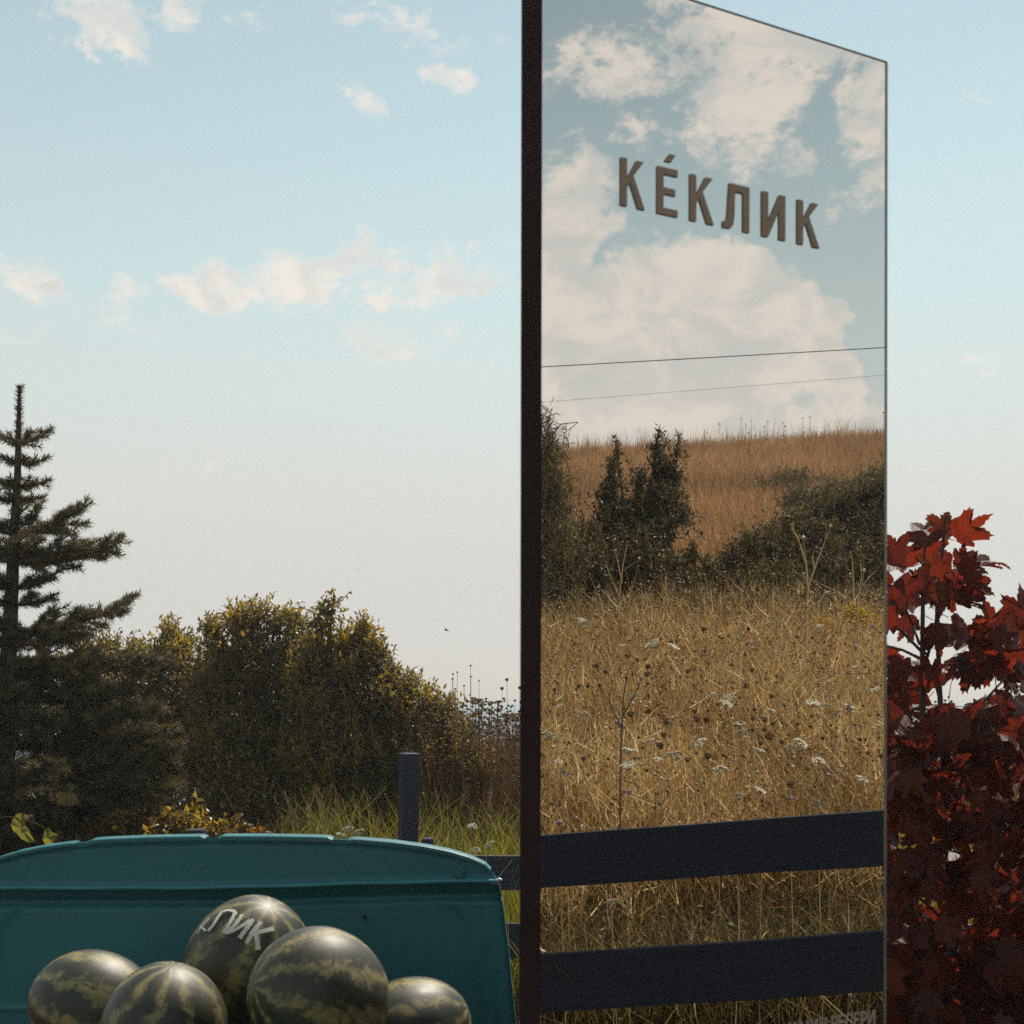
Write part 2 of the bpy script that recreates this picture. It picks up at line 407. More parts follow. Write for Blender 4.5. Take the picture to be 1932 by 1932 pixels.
def b_teal(N, L):
    tcn = N('ShaderNodeTexCoord')
    n = noise(N, L, 3.5, 7, .6, tcn.outputs['Object']); n2 = noise(N, L, 90, 3, .6, tcn.outputs['Object']); n4 = noise(N, L, 11, 8, .75, tcn.outputs['Object'], 1.5)
    r = ramp(N, [(.3, (.023, .155, .178)), (.7, (.033, .184, .208))]); L(n.outputs[0], r.inputs[0])
    rs = ramp(N, [(.70, (0, 0, 0)), (.78, (.55, .55, .55))]); L(n4.outputs[0], rs.inputs[0])
    mx = N('ShaderNodeMix', data_type='RGBA'); L(rs.outputs[0], mx.inputs[0]); L(r.outputs[0], mx.inputs[6]); mx.inputs[7].default_value = (.09, .11, .10, 1)
    rr = N('ShaderNodeMapRange'); rr.inputs[3].default_value = .36; rr.inputs[4].default_value = .55; L(n.outputs[0], rr.inputs[0])
    return pbsdf(N, L, mx.outputs[2], rr.outputs[0], 0, .45, bump(N, L, n2.outputs[0], .06, .002).outputs[0]).outputs[0]
m_teal = mat('teal_paint', b_teal)
m_tealb = plain('teal_worn_edge', (.12, .25, .27), .4, var=.2, scale=20)
m_rubber = plain('rubber', (.02, .02, .02), .8)
m_chrome = plain('worn_chrome', (.55, .62, .60), .25, .9, .5, var=.1, scale=30)
m_glass = mat('cab_glass', lambda N, L: pbsdf(N, L, (.02, .03, .03), .05, 0, .6).outputs[0])
def b_navy(N, L):
    tcn = N('ShaderNodeTexCoord'); mp = N('ShaderNodeMapping'); mp.inputs['Scale'].default_value = (2, 40, 40); L(tcn.outputs['Object'], mp.inputs[0])
    n = noise(N, L, 1.6, 6, .6, mp.outputs[0], .3); n2 = noise(N, L, 9, 6, .6, tcn.outputs['Object'])
    r = ramp(N, [(.3, (.020, .026, .045)), (.7, (.030, .037, .060))]); L(n.outputs[0], r.inputs[0])
    r2 = ramp(N, [(.66, (0, 0, 0)), (.74, (.4, .4, .4))]); L(n2.outputs[0], r2.inputs[0])
    mx = N('ShaderNodeMix', data_type='RGBA'); L(r2.outputs[0], mx.inputs[0]); L(r.outputs[0], mx.inputs[6]); mx.inputs[7].default_value = (.07, .065, .065, 1)
    return pbsdf(N, L, mx.outputs[2], .55, 0, .35, bump(N, L, n.outputs[0], .35, .004).outputs[0]).outputs[0]
m_navy = mat('navy_board', b_navy)
def b_navy2(N, L):
    tcn = N('ShaderNodeTexCoord'); mp = N('ShaderNodeMapping'); mp.inputs['Scale'].default_value = (2, 40, 40); L(tcn.outputs['Object'], mp.inputs[0])
    n = noise(N, L, 1.6, 6, .6, mp.outputs[0], .3)
    r = ramp(N, [(.3, (.024, .027, .039)), (.7, (.036, .039, .054))]); L(n.outputs[0], r.inputs[0])
    return pbsdf(N, L, r.outputs[0], .7, 0, .15, bump(N, L, n.outputs[0], .35, .004).outputs[0]).outputs[0]
m_navy2 = mat('dark_board', b_navy2)
def b_melon(N, L):
    tcn = N('ShaderNodeTexCoord'); oi = N('ShaderNodeObjectInfo')
    vm = N('ShaderNodeVectorMath', operation='ADD'); L(tcn.outputs['Object'], vm.inputs[0])
    cb = N('ShaderNodeCombineXYZ'); ml = N('ShaderNodeMath', operation='MULTIPLY'); L(oi.outputs['Random'], ml.inputs[0]); ml.inputs[1].default_value = 9
    L(ml.outputs[0], cb.inputs[0]); L(ml.outputs[0], cb.inputs[2]); L(cb.outputs[0], vm.inputs[1])
    sp = N('ShaderNodeSeparateXYZ'); L(tcn.outputs['Object'], sp.inputs[0])
    at = N('ShaderNodeMath', operation='ARCTAN2'); L(sp.outputs[0], at.inputs[0]); L(sp.outputs[1], at.inputs[1])
    n = noise(N, L, 11, 6, .65, vm.outputs[0], .6)
    nb = noise(N, L, 24, 9, .74, vm.outputs[0], 1.6)
    ph = N('ShaderNodeMath', operation='MULTIPLY_ADD'); L(at.outputs[0], ph.inputs[0]); ph.inputs[1].default_value = 9.0
    wob = N('ShaderNodeMath', operation='MULTIPLY'); L(n.outputs[0], wob.inputs[0]); wob.inputs[1].default_value = 9.0; L(wob.outputs[0], ph.inputs[2])
    sn = N('ShaderNodeMath', operation='SINE'); L(ph.outputs[0], sn.inputs[0])
    ad = N('ShaderNodeMath', operation='MULTIPLY_ADD'); L(sn.outputs[0], ad.inputs[0]); ad.inputs[1].default_value = .175; L(nb.outputs[0], ad.inputs[2])
    r = ramp(N, [(.40, (.016, .015, .004)), (.53, (.034, .031, .009)), (.60, (.10, .088, .027)), (.68, (.215, .185, .068)), (.80, (.33, .20, .06))]); L(ad.outputs[0], r.inputs[0])
    nbl = noise(N, L, 6, 6, .65, vm.outputs[0], .5)
    rb = ramp(N, [(.50, (0, 0, 0)), (.72, (.55, .55, .55))]); L(nbl.outputs[0], rb.inputs[0])
    mx = N('ShaderNodeMix', data_type='RGBA'); L(rb.outputs[0], mx.inputs[0]); L(r.outputs[0], mx.inputs[6]); mx.inputs[7].default_value = (.085, .072, .036, 1)
    rr = N('ShaderNodeMapRange'); rr.inputs[1].default_value = .3; rr.inputs[2].default_value = .7; rr.inputs[3].default_value = .42; rr.inputs[4].default_value = .60; L(nb.outputs[0], rr.inputs[0])
    p = pbsdf(N, L, mx.outputs[2], rr.outputs[0], 0, .45, bump(N, L, nb.outputs[0], .22, .006).outputs[0])
    p.inputs['Coat Weight'].default_value = .55; p.inputs['Coat Roughness'].default_value = .50; p.inputs['Coat Tint'].default_value = (1, .95, .86, 1); p.inputs['Sheen Weight'].default_value = .0; p.inputs['Sheen Roughness'].default_value = .35; p.inputs['Sheen Tint'].default_value = (.9, .84, .76, 1)
    return p.outputs[0]
m_melon = mat('watermelon_rind', b_melon)
m_chalk = plain('chalk_paint', (.72, .67, .57), .85, var=.15, scale=70)
m_wire = plain('cable', (.03, .03, .032), .7)

# ------------------------------------------------------------------ terrain
GS = np.array([-400, 2.2, 3.2, 4.2, 9, 14, 26, 40, 44, 60, 400, 5000.])
GZ = np.array([0, 0, .12, .50, 1.55, 2.35, 5.6, 9.25, 9.7, 9.6, 6, 4.])
def smooth(a, b, x):
    t = np.clip((x - a) / (b - a), 0, 1); return t * t * (3 - 2 * t)
def ground(x, y):
    x = np.asarray(x, float); y = np.asarray(y, float)
    s = (x - R0[0]) * SDIR[0] + (y - R0[1]) * SDIR[1]
    t = (x - R0[0]) * XDIR[0] + (y - R0[1]) * XDIR[1]
    z = np.interp(s, GS, GZ)
    z = z + smooth(18, 40, s) * (0.055 * (t - 6)) * (1 - smooth(15, 60, np.abs(t - 6)))       # the ridge climbs a little to one side
    z = z + .34 * smooth(5.2, 9.0, y) - 7 * smooth(14, 75, y) - 14 * smooth(170, 1200, y)
    z = z + .03 * np.sin(x * 1.7 + y * .6) + .02 * np.sin(y * 2.3 - x)
    return z
nn = 260
u = np.linspace(-1, 1, nn)
gx = 3.0 * np.sinh(u * 7.2); gy = 3.0 * np.sinh(u * 7.2)
X, Y = np.meshgrid(gx, gy, indexing='xy')
V = np.stack([X, Y, ground(X, Y)], -1).reshape(-1, 3)
i = (np.arange(nn - 1)[:, None] * nn + np.arange(nn - 1)[None, :]).ravel()
o = link('ground', mesh_np('ground', V, np.stack([i, i + 1, i + nn + 1, i + nn], -1), m_ground, True)); tag(o, 'dry grassy ground rising to a meadow on one side', None, None, 'structure')
sv = np.array([[-30000, 40, -3.2], [30000, 40, -3.2], [30000, 30000, -3.2], [-30000, 30000, -3.2]])
o = link('sea', mesh_np('sea', sv, np.array([[0, 1, 2, 3]]), m_sea)); tag(o, 'pale blue sea on the horizon behind the weeds', None, None, 'structure')

def canopy_d(py, h=.93):
    """virtual depth at which plants of height h above the meadow show at this picture row"""
    d = np.linspace(4.1, 14, 200)
    zz = np.interp(d, GS, GZ) + h
    p = HY - (zz - EYE) / d * F
    return float(d[np.argmin(np.abs(p - py))])
def mground(px, d):
    """real ground point seen in the mirror at column px, virtual depth d"""
    p = refl(np.stack([d * (px - CX) / F, d, np.full_like(np.asarray(d, float), EYE)], -1))
    p[..., 2] = ground(p[..., 0], p[..., 1])
    return p

# ------------------------------------------------------------------ mirror totem
def plane_pt(px, py):
    r = np.array([(px - CX) / F, 1, 0]); d = (ML @ ND) / (r @ ND)
    return W(px, py, d), d
def panel_s(px):
    p, d = plane_pt(px, HY); return float((p - ML) @ UD)
Z_TOP = EYE + D1 * (HY - 114.5) / F
Z_BOT = 0.25
TH = 0.066
yaw = math.atan2(UD[1], UD[0])
zb = float(ground(ML[0], ML[1]))
tot = empty('mirror_sign', (ML[0], ML[1], zb - .02), 'tall mirrored sign slab with dark sides and raised bronze lettering, reflecting the meadow', 'sign', rot=(0, R(.12), yaw))
# local frame: x along the face, y into the slab, z up
zt, zl = Z_TOP - zb + .02, Z_BOT - zb + .02
mb = MB(); box(mb, (0, .004, 0), (MW, TH, zt - .001)); link('slab_core', bevel_mesh(mb.mesh('slab_core', m_core), .002, 1), tot)
mb = MB(); box(mb, (.0001, 0, zl), (MW - .0035, .0035, zt - .002)); pm_ = mb.mesh('mirror_panel', m_mirror); pm_.materials.append(m_core)
for p_ in pm_.polygons: p_.material_index = 0 if p_.normal.y < -.9 else 1
pan = link('mirror_panel', pm_, tot)
mb = MB(); box(mb, (MW - .0032, -.0015, zl), (MW + .0006, .010, zt + .0005)); link('edge_trim', mb.mesh('edge_trim', m_edge), tot)
mb = MB(); box(mb, (.0, -.001, zt - .0015), (MW - .0034, .008, zt + .0012)); link('edge_trim', mb.mesh('edge_trim', plain('dark_trim', (.26, .25, .24), .6)), tot)
mb = MB(); box(mb, (-.03, -.05, 0), (MW + .03, TH + .05, .06)); link('base_plate', mb.mesh('base_plate', m_core), tot)
GL = {
 'K': [[(0, 0), (.27, 0), (.27, .38), (.38, .515), (.73, 0), (1.03, 0), (.545, .67), (.98, 1), (.66, 1), (.27, .58), (.27, 1), (0, 1)]],
 'E': [[(0, 0), (1, 0), (1, .15), (.31, .15), (.31, .43), (.88, .43), (.88, .58), (.31, .58), (.31, .85), (1, .85), (1, 1), (0, 1)], [(.35, 1.13), (.66, 1.13), (.9, 1.31), (.60, 1.31)]],
 'L': [[(.24, 1), (1, 1), (1, 0), (.76, 0), (.76, .83), (.46, .83), (.44, .32), (.39, .10), (.28, .01), (.0, 0), (.0, .145), (.12, .15), (.17, .30)]],
 'I': [[(0, 0), (.26, 0), (.73, .64), (.73, 0), (1, 0), (1, 1), (.74, 1), (.27, .36), (.27, 1), (0, 1)]],
}
pK, dK = plane_pt(1164, 386.5); pT, _ = plane_pt(1164, 295)
ZL0, LH = pK[2], pT[2] - pK[2]
def extrude_polys(name, polys, depth, material, bev=.0008):
    bm = bmesh.new()
    for poly in polys:
        vs = [bm.verts.new((x, 0, z)) for x, z in poly]
        f = bm.faces.new(vs)
        r = bmesh.ops.extrude_face_region(bm, geom=[f])
        for v in [g for g in r['geom'] if isinstance(g, bmesh.types.BMVert)]: v.co.y -= depth
    bmesh.ops.recalc_face_normals(bm, faces=bm.faces)
    if bev: bmesh.ops.bevel(bm, geom=[e for e in bm.edges if e.calc_face_angle(0) > .5], offset=bev, segments=1, affect='EDGES')
    bmesh.ops.triangulate(bm, faces=[f for f in bm.faces if len(f.verts) > 4])
    me = bpy.data.meshes.new(name); bm.to_mesh(me); bm.free(); me.materials.append(material); return me
for gl, a, b in [('K', 1164, 1210), ('E', 1233, 1272), ('K', 1295, 1340.5), ('L', 1357, 1407.5), ('I', 1431, 1475.5), ('K', 1498, 1540)]:
    s0, s1 = panel_s(a), panel_s(b); w = (s1 - s0) / (1.03 if gl == 'K' else 1)
    o = link('letter', extrude_polys('letter', [[(x * w, z * LH) for x, z in p] for p in GL[gl]], .003, m_letter), pan)
    o.location = (s0, -.0002, ZL0 - zb + .02)
# small line of lettering, cut by the lower edge of the picture
fc = bpy.data.curves.new('lettering', 'FONT'); fc.body = 'КАМИН РЕСЕРИ'; fc.size = 1; fc.extrude = .0
fo = bpy.data.objects.new('lettering_source', fc); COL.objects.link(fo)
bpy.context.view_layer.update()
fm = bpy.data.meshes.new_from_object(fo.evaluated_get(bpy.context.evaluated_depsgraph_get())); bpy.data.objects.remove(fo)
fm.name = 'lettering'
if len(fm.vertices):
    co = np.empty(len(fm.vertices) * 3); fm.vertices.foreach_get('co', co); co = co.reshape(-1, 3)
    s0, s1 = panel_s(1476), panel_s(1648)
    x = (co[:, 0] - co[:, 0].min()) / (np.ptp(co[:, 0])) * (s1 - s0)
    p1, d1 = plane_pt(1560, 1917); hh = .026
    z = (co[:, 1] - co[:, 1].max()) / np.ptp(co[:, 1]) * hh
    # bolder: each glyph is pushed out by a second copy a hair wider
    co = np.stack([x, np.full_like(x, 0), z], -1); fm.vertices.foreach_set('co', co.ravel().astype(np.float32)); fm.materials.clear(); fm.materials.append(m_print)
    o = link('lettering', fm, pan); o.location = (s0, -.0012, p1[2] - zb + .02)
    sol = o.modifiers.new('thickness', 'SOLIDIFY'); sol.thickness = .0008

# ------------------------------------------------------------------ fences
def board(name, a, b, h0, h1, th, parent, material=m_navy, n=14):
    """a board from a to b (lower edge points), heights h0/h1, with slightly uneven edges"""
    a = np.asarray(a, float); b = np.asarray(b, float); L_ = np.linalg.norm(b - a)
    ux = unit(b - a); uy = unit(np.cross([0, 0, 1.0], ux)); uz = np.cross(ux, uy)
    V = []
    for k in range(n + 1):
        t = k / n; h = h0 + (h1 - h0) * t
        e1 = rng.normal(0, .0012); e2 = rng.normal(0, .0012); sh = rng.normal(0, .001)
        x = t * L_
        V += [(x, -th / 2 + sh, e1), (x, th / 2 + sh, e1), (x, th / 2 + sh, h + e2), (x, -th / 2 + sh, h + e2)]
    Fq = []
    for k in range(n):
        for j in range(4): Fq.append((4 * k + j, 4 * k + 4 + j, 4 * k + 4 + (j + 1) % 4, 4 * k + (j + 1) % 4))
    Fq += [(0, 1, 2, 3), (4 * n + 3, 4 * n + 2, 4 * n + 1, 4 * n)]
    me = mesh_np(name, np.array(V), np.array(Fq), material)
    o = link(name, me, parent)
    mtx = Matrix(np.stack([ux, uy, uz], 1).tolist()).to_4x4(); mtx.translation = Vector(a.tolist())
    pm = Matrix.LocRotScale(parent.location, parent.rotation_euler, parent.scale)
    o.matrix_local = pm.inverted() @ mtx
    return o
def post(parent, p, top, w, dep, yaw_, lean=0.0):
    mb = MB(); z0 = float(ground(p[0], p[1])) - .1
    box(mb, (-w / 2, -dep / 2, 0), (w / 2, dep / 2, top - z0))
    o = link('post', bevel_mesh(mb.mesh('post', m_navy), .004, 1), parent)
    pm = Matrix.LocRotScale(parent.location, parent.rotation_euler, parent.scale)
    o.matrix_local = pm.inverted() @ (Matrix.Translation((p[0], p[1], z0)) @ Euler((0, lean, yaw_)).to_matrix().to_4x4())
    return o
DF = 7.0
fa = empty('fence', (W(764, HY, DF)[0], DF, float(ground(W(764, HY, DF)[0], DF))), 'dark navy post and rail fence standing behind the teal truck', 'fence')
k = DF / F
def fa_pt(px, py): return W(px, py, DF)
for (t0, b0) in ((1614, 1678), (1741, 1806)):
    z1 = W(0, b0, DF)[2]; h = (b0 - t0) * k
    board('rail', (-4.6, DF, z1 - .02), (W(764, 0, DF)[0] - .012, DF, z1), h, h, .03, fa)
    board('rail', (W(764, 0, DF)[0] - .002, DF, z1), (2.9, DF, z1 - .01), h, h, .03, fa)
post(fa, (W(762, 0, DF)[0], DF + .075), W(0, 1422, DF)[2], .092, .10, R(16), R(.9))
post(fa, (W(364, 0, DF)[0], DF + .075), W(0, 1567, DF)[2], .085, .10, R(4))
post(fa, (W(795, 0, DF)[0] + .03, DF + .08), W(0, 1584, DF)[2], .06, .06, 0)
post(fa, (2.0, DF + .075), W(0, 1500, DF)[2], .092, .10, R(5))
post(fa, (-3.6, DF + .075), W(0, 1540, DF)[2], .092, .10, R(-4))
# chalk scribble on the upper rail
mb = MB()
for st in [[(936, 1640), (944, 1637), (940, 1648), (947, 1650)], [(956, 1638), (950, 1640), (950, 1645), (956, 1646), (953, 1652), (948, 1650)], [(961, 1640), (961, 1652)], [(968, 1638), (965, 1648), (970, 1650), (970, 1645), (966, 1645)]]:
    P = np.array([W(a, b, DF - .0165) for a, b in st]); tube(mb, P, .0022, 4)
o = link('chalk_mark', mb.mesh('chalk_mark', plain('faded_chalk', (.10, .11, .14), .9)), fa, True)

# the fence the mirror shows
fbp = refl(W(1340, HY, 4.1)); fb = empty('fence', (fbp[0], fbp[1], float(ground(fbp[0], fbp[1]))), 'dark navy plank fence in front of the dry meadow, seen in the mirror', 'fence')
da, db = 4.2, 4.2 * 97 / 102
def fb_line(yl, yr, t):
    """virtual point along the rail through (1012,yl)@da and (1668,yr)@db, extrapolated"""
    A, B = W(1012, yl, da), W(1668, yr, db); return refl(A + (B - A) * t)
for (tl, bl, tr_, br) in ((1578, 1675, 1529.5, 1632), (1802, 1909, 1756.5, 1869), (2030, 2135, 1990, 2098)):
    hl = (bl - tl) * da / F; hr = (br - tr_) * db / F
    t0, t1 = -1.2, 2.1
    a, b = fb_line(bl, br, t0), fb_line(bl, br, t1)
    board('rail', a, b, hl + (hr - hl) * t0, hl + (hr - hl) * t1, .032, fb, m_navy2)
for t in (-1.15, 2.0):
    p = fb_line(1530, 1480, t); post(fb, (p[0] + .04, p[1] - .02), p[2], .09, .09, math.atan2(SDIR[1], SDIR[0]))

# ------------------------------------------------------------------ small teal pickup
DT = 3.40
kt = DT / F
tcx = W(443, HY, DT)[0]
tz0 = float(ground(tcx, DT))
tk = empty('pickup_truck', (tcx, DT, tz0), 'small teal pickup truck with an arched cab back, loaded with watermelons', 'truck')
prof = [(0, 1580), (60, 1580), (150, 1581.5), (240, 1585), (300, 1590), (360, 1598), (405, 1607), (442, 1618), (470, 1630), (484, 1641), (490, 1650), (495, 1662), (499, 1672), (506, 1710), (516, 1790), (530, 1932), (545, 2120), (548, 2300)]
PX = np.array([p[0] for p in prof]) * kt; PZ = EYE - (np.array([p[1] for p in prof]) - HY) * kt
ztop = PZ[0]; zbot = PZ[-1]
def halfw(z): return np.interp(-z, -PZ[1:], PX[1:])
# rear wall: pressed sheet, depth of the pressing as a function of position
zs = np.concatenate([[PZ[1] - 1e-4], np.interp(np.linspace(0, 1, 30) ** 1.6, [0, 1], [PZ[1] - .0006, PZ[10]]), np.linspace(PZ[10], zbot, 120)[1:]])
ss = np.linspace(-1, 1, 181)
Zg, Sg = np.meshgrid(zs, ss, indexing='ij')
Wg = halfw(Zg); Xg = Sg * Wg
pxg = Xg / kt + 443; pyg = HY + (EYE - Zg) / kt
def sstep(a, b, x): return smooth(a, b, x)
ridge_y = 1675 - 13 * smooth(300, 940, pxg) - 0 * pxg
dep = np.zeros_like(Xg)
dep += -.013 * np.exp(-((pyg - ridge_y) / 4.0) ** 2)                       # proud ridge
dep += .040 * np.clip((pyg - ridge_y - 3) / 28, 0, 1) - .024 * sstep(ridge_y + 31, ridge_y + 42, pyg)                          # wall set back below it
# inset panel with rounded corners
cxp, hw, ytp, rad = 443, 440, 1697, 70
ex = np.clip(np.abs(pxg - cxp) - (hw + (pyg - 1697) * .14 - rad), 0, None); ey = np.clip((ytp + rad) - pyg, 0, None)
rd = np.sqrt(ex ** 2 + ey ** 2)
dep += .006 * (1 - sstep(rad - 9, rad, rd)) * (pyg > 1600)
# pressed crease near each side, leaning outward
crx = 458 + (pyg - 1690) * .185
dep += -.009 * np.exp(-((np.abs(pxg - 443) - crx) / 4.0) ** 2) * sstep(1684, 1694, pyg)
dep += -.006 * sstep(crx + 3, crx + 9, np.abs(pxg - 443)) * sstep(1684, 1694, pyg)
# seam groove below the roof rim
prim = np.interp(np.abs(pxg - 443), [p[0] for p in prof[:9]], [p[1] for p in prof[:9]])
dep += .006 * np.exp(-((pyg - prim - 13) / 2.0) ** 2) * (np.abs(pxg - 443) < 445)
dep += -.006 * np.exp(-((pyg - 1907) / 4) ** 2) * (1 - sstep(70, 82, pxg))  # short strip low on the driver side
dep += .004 * sstep(.985, 1.0, np.abs(Sg)) + .0015 * np.sin(pxg * .013 + 1) * np.sin(pyg * .02)
V = np.stack([Xg, dep, Zg - tz0], -1).reshape(-1, 3)
nr, nc = Xg.shape
i = (np.arange(nr - 1)[:, None] * nc + np.arange(nc - 1)[None, :]).ravel()
link('cab_back', mesh_np('cab_back', V, np.stack([i, i + nc, i + nc + 1, i + 1], -1), m_teal, True), tk)
# cab shell: same outline swept forwards, roof and flanks
ol = np.array([(-x, z) for x, z in list(zip(PX, PZ))[::-1]] + [(x, z) for x, z in list(zip(PX, PZ))[1:]])
mbs = MB()
stations = [(.003, 0, 1), (.03, .001, 1.0), (.25, .004, 1.0), (.6, .0, .995), (.85, -.06, .975), (1.02, -.20, .94), (1.12, -.45, .90), (1.15, -.60, .88)]
rows = []
for (yy, dz, sc_) in stations:
    z = ol[:, 1] - tz0
    zf = np.minimum(z - .15 * yy, (ztop - tz0) + dz - .15 * yy)
    rows.append(np.stack([ol[:, 0] * sc_, np.full(len(ol), yy), zf], -1))
V = np.concatenate(rows); m_ = len(ol)
i = (np.arange(len(rows) - 1)[:, None] * m_ + np.arange(m_ - 1)[None, :]).ravel()
mbs.add(V, np.stack([i, i + 1, i + m_ + 1, i + m_], -1))
link('cab_shell', mbs.mesh('cab_shell', m_teal, True), tk)
mb = MB(); q = len(rows) - 1
fr = rows[-1]; mb.add(fr, np.array([[j, j + 1, m_ - 2 - j, m_ - 1 - j] for j in range((m_ - 1) // 2)])); link('cab_nose', mb.mesh('cab_nose', m_teal), tk)
mb = MB(); box(mb, (-.5, 1.085, .78), (.5, 1.10, .98)); o = link('windscreen', mb.mesh('windscreen', m_glass), tk)
# roof rim in four raised lengths with gaps
def rim_pts(p0, p1, n=26):
    xs = np.linspace(p0, p1, n); ys = np.interp(np.abs(xs - 443), [p[0] for p in prof[:12]], [p[1] for p in prof[:12]])
    return xs, ys
for (p0, p1, up) in ((-44, 143, 1.5), (166, 389, 3.2), (413, 628, 3.6), (657, 926, 2.2)):
    xs, ys = rim_pts(p0, p1)
    e = np.minimum(np.minimum(xs - p0, p1 - xs) / 9, 1)
    top = ys - up * e
    x = (xs - 443) * kt; zt_ = EYE - (top - HY) * kt - tz0; zb_ = EYE - (ys + 5.0 - HY) * kt - tz0
    n = len(xs)
    V = np.concatenate([np.stack([x, np.full(n, -.010), zb_], -1), np.stack([x, np.full(n, -.010), zt_ - .0015], -1), np.stack([x, np.full(n, -.006), zt_ + .001], -1), np.stack([x, np.full(n, .03), zt_ + .002], -1), np.stack([x, np.full(n, .03), zb_], -1)])
    Fq = []
    for j in range(n - 1):
        for r_ in range(5):
            r2 = (r_ + 1) % 5; Fq.append((r_ * n + j, r_ * n + j + 1, r2 * n + j + 1, r2 * n + j))
    mb = MB(); mb.add(V, np.array(Fq)); mb.add(V[[0, n, 2 * n, 3 * n, 4 * n]], np.array([[0, 1, 2, 3, 4]])); mb.add(V[[n - 1, 2 * n - 1, 3 * n - 1, 4 * n - 1, 5 * n - 1]], np.array([[4, 3, 2, 1, 0]]))
    link('roof_rim', mb.mesh('roof_rim', m_teal), tk)
def tpt(px, py, off=0): return ((px - 443) * kt, off, EYE - (py - HY) * kt - tz0)
# beaded ridge across the back, sky reflection painted in as a lighter teal
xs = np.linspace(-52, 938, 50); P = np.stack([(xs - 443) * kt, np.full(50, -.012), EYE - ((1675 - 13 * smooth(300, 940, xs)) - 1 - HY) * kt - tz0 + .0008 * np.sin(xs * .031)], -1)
mb = MB(); tube(mb, P, .0052, 8); link('ridge_bead', mb.mesh('ridge_bead', plain('sky_glint_teal', (.055, .26, .31), .4, var=.12, scale=9), True), tk)
mb = MB()
for st in ([(371, 1642), (373, 1637), (378, 1635)], [(377, 1634), (383, 1632)], [(366, 1640), (367, 1644)]):
    tube(mb, [((a - 443) * kt, .0002, EYE - (b - HY) * kt - tz0) for a, b in st], .0012, 4)
link('scratch', mb.mesh('scratch', plain('bare_scratch', (.42, .46, .45), .6)), tk)
# bolt with its washer
mb = MB(); c = np.array(tpt(867, 1648, -.001)); tube(mb, [c, c + [0, -.006, 0]], [.016, .014], 18); tube(mb, [c + [0, -.006, 0], c + [0, -.013, 0]], [.0085, .008], 6); link('bolt', mb.mesh('bolt', m_teal), tk)
mb = MB(); c = np.array(tpt(686, 1733, .02)); tube(mb, [c, c + [0, -.006, 0]], [.005, .004], 8); link('rivet', mb.mesh('rivet', m_core), tk)
# little catch at the corner of the roof
mb = MB(); c = np.array(tpt(933, 1664, -.004)); tube(mb, [c + [-.01, 0, -.002], c + [.004, 0, 0], c + [.014, 0, .006], c + [.02, 0, .005]], [.004, .0075, .006, .003], 8); link('roof_catch', mb.mesh('roof_catch', m_chrome, True), tk)
# load bed: floor, sides, tailgate
bx0, bx1, by0, by1, bz = -.60, .56, -1.22, -.03, .72 - tz0
mb = MB(); box(mb, (bx0, by0, bz - .05), (bx1, by1, bz)); link('bed_floor', mb.mesh('bed_floor', m_teal), tk)
for (x0, x1, y0, y1) in ((bx0 - .03, bx0, by0, by1), (bx1, bx1 + .03, by0, by1)):
    mb = MB(); box(mb, (x0, y0, bz - .05), (x1, y1, bz + .22)); link('bed_side', bevel_mesh(mb.mesh('bed_side', m_teal), .006), tk)
mb = MB(); box(mb, (bx0 - .03, by0 - .034, bz - .05), (bx1 + .03, by0 - .002, bz + .22)); link('tailgate', bevel_mesh(mb.mesh('tailgate', m_teal), .006), tk)
mb = MB(); box(mb, (-.45, -1.2, bz - .16), (.45, 1.1, bz - .052)); link('chassis', mb.mesh('chassis', m_core), tk)
for (wx, wy) in ((-.60, -.62), (.56, -.62), (0, .95)):
    mb = MB(); pr = [(.19, -.06), (.235, -.06), (.25, -.04), (.25, .04), (.235, .06), (.19, .06)]
    th = np.linspace(0, 2 * np.pi, 25)[:-1]
    V = np.concatenate([np.stack([np.full(24, wx + w_), wy + r_ * np.cos(th), .25 + r_ * np.sin(th)], -1) for r_, w_ in pr])
    Fq = [(a * 24 + j, a * 24 + (j + 1) % 24, ((a + 1) % 6) * 24 + (j + 1) % 24, ((a + 1) % 6) * 24 + j) for a in range(6) for j in range(24)]
    mb.add(V, np.array(Fq)); wh = link('wheel', mb.mesh('wheel', m_rubber, True), tk)
    mb = MB(); tube(mb, [(wx - .04, wy, .25), (wx + .04, wy, .25)], .19, 20); link('rim', mb.mesh('rim', m_edge), wh)

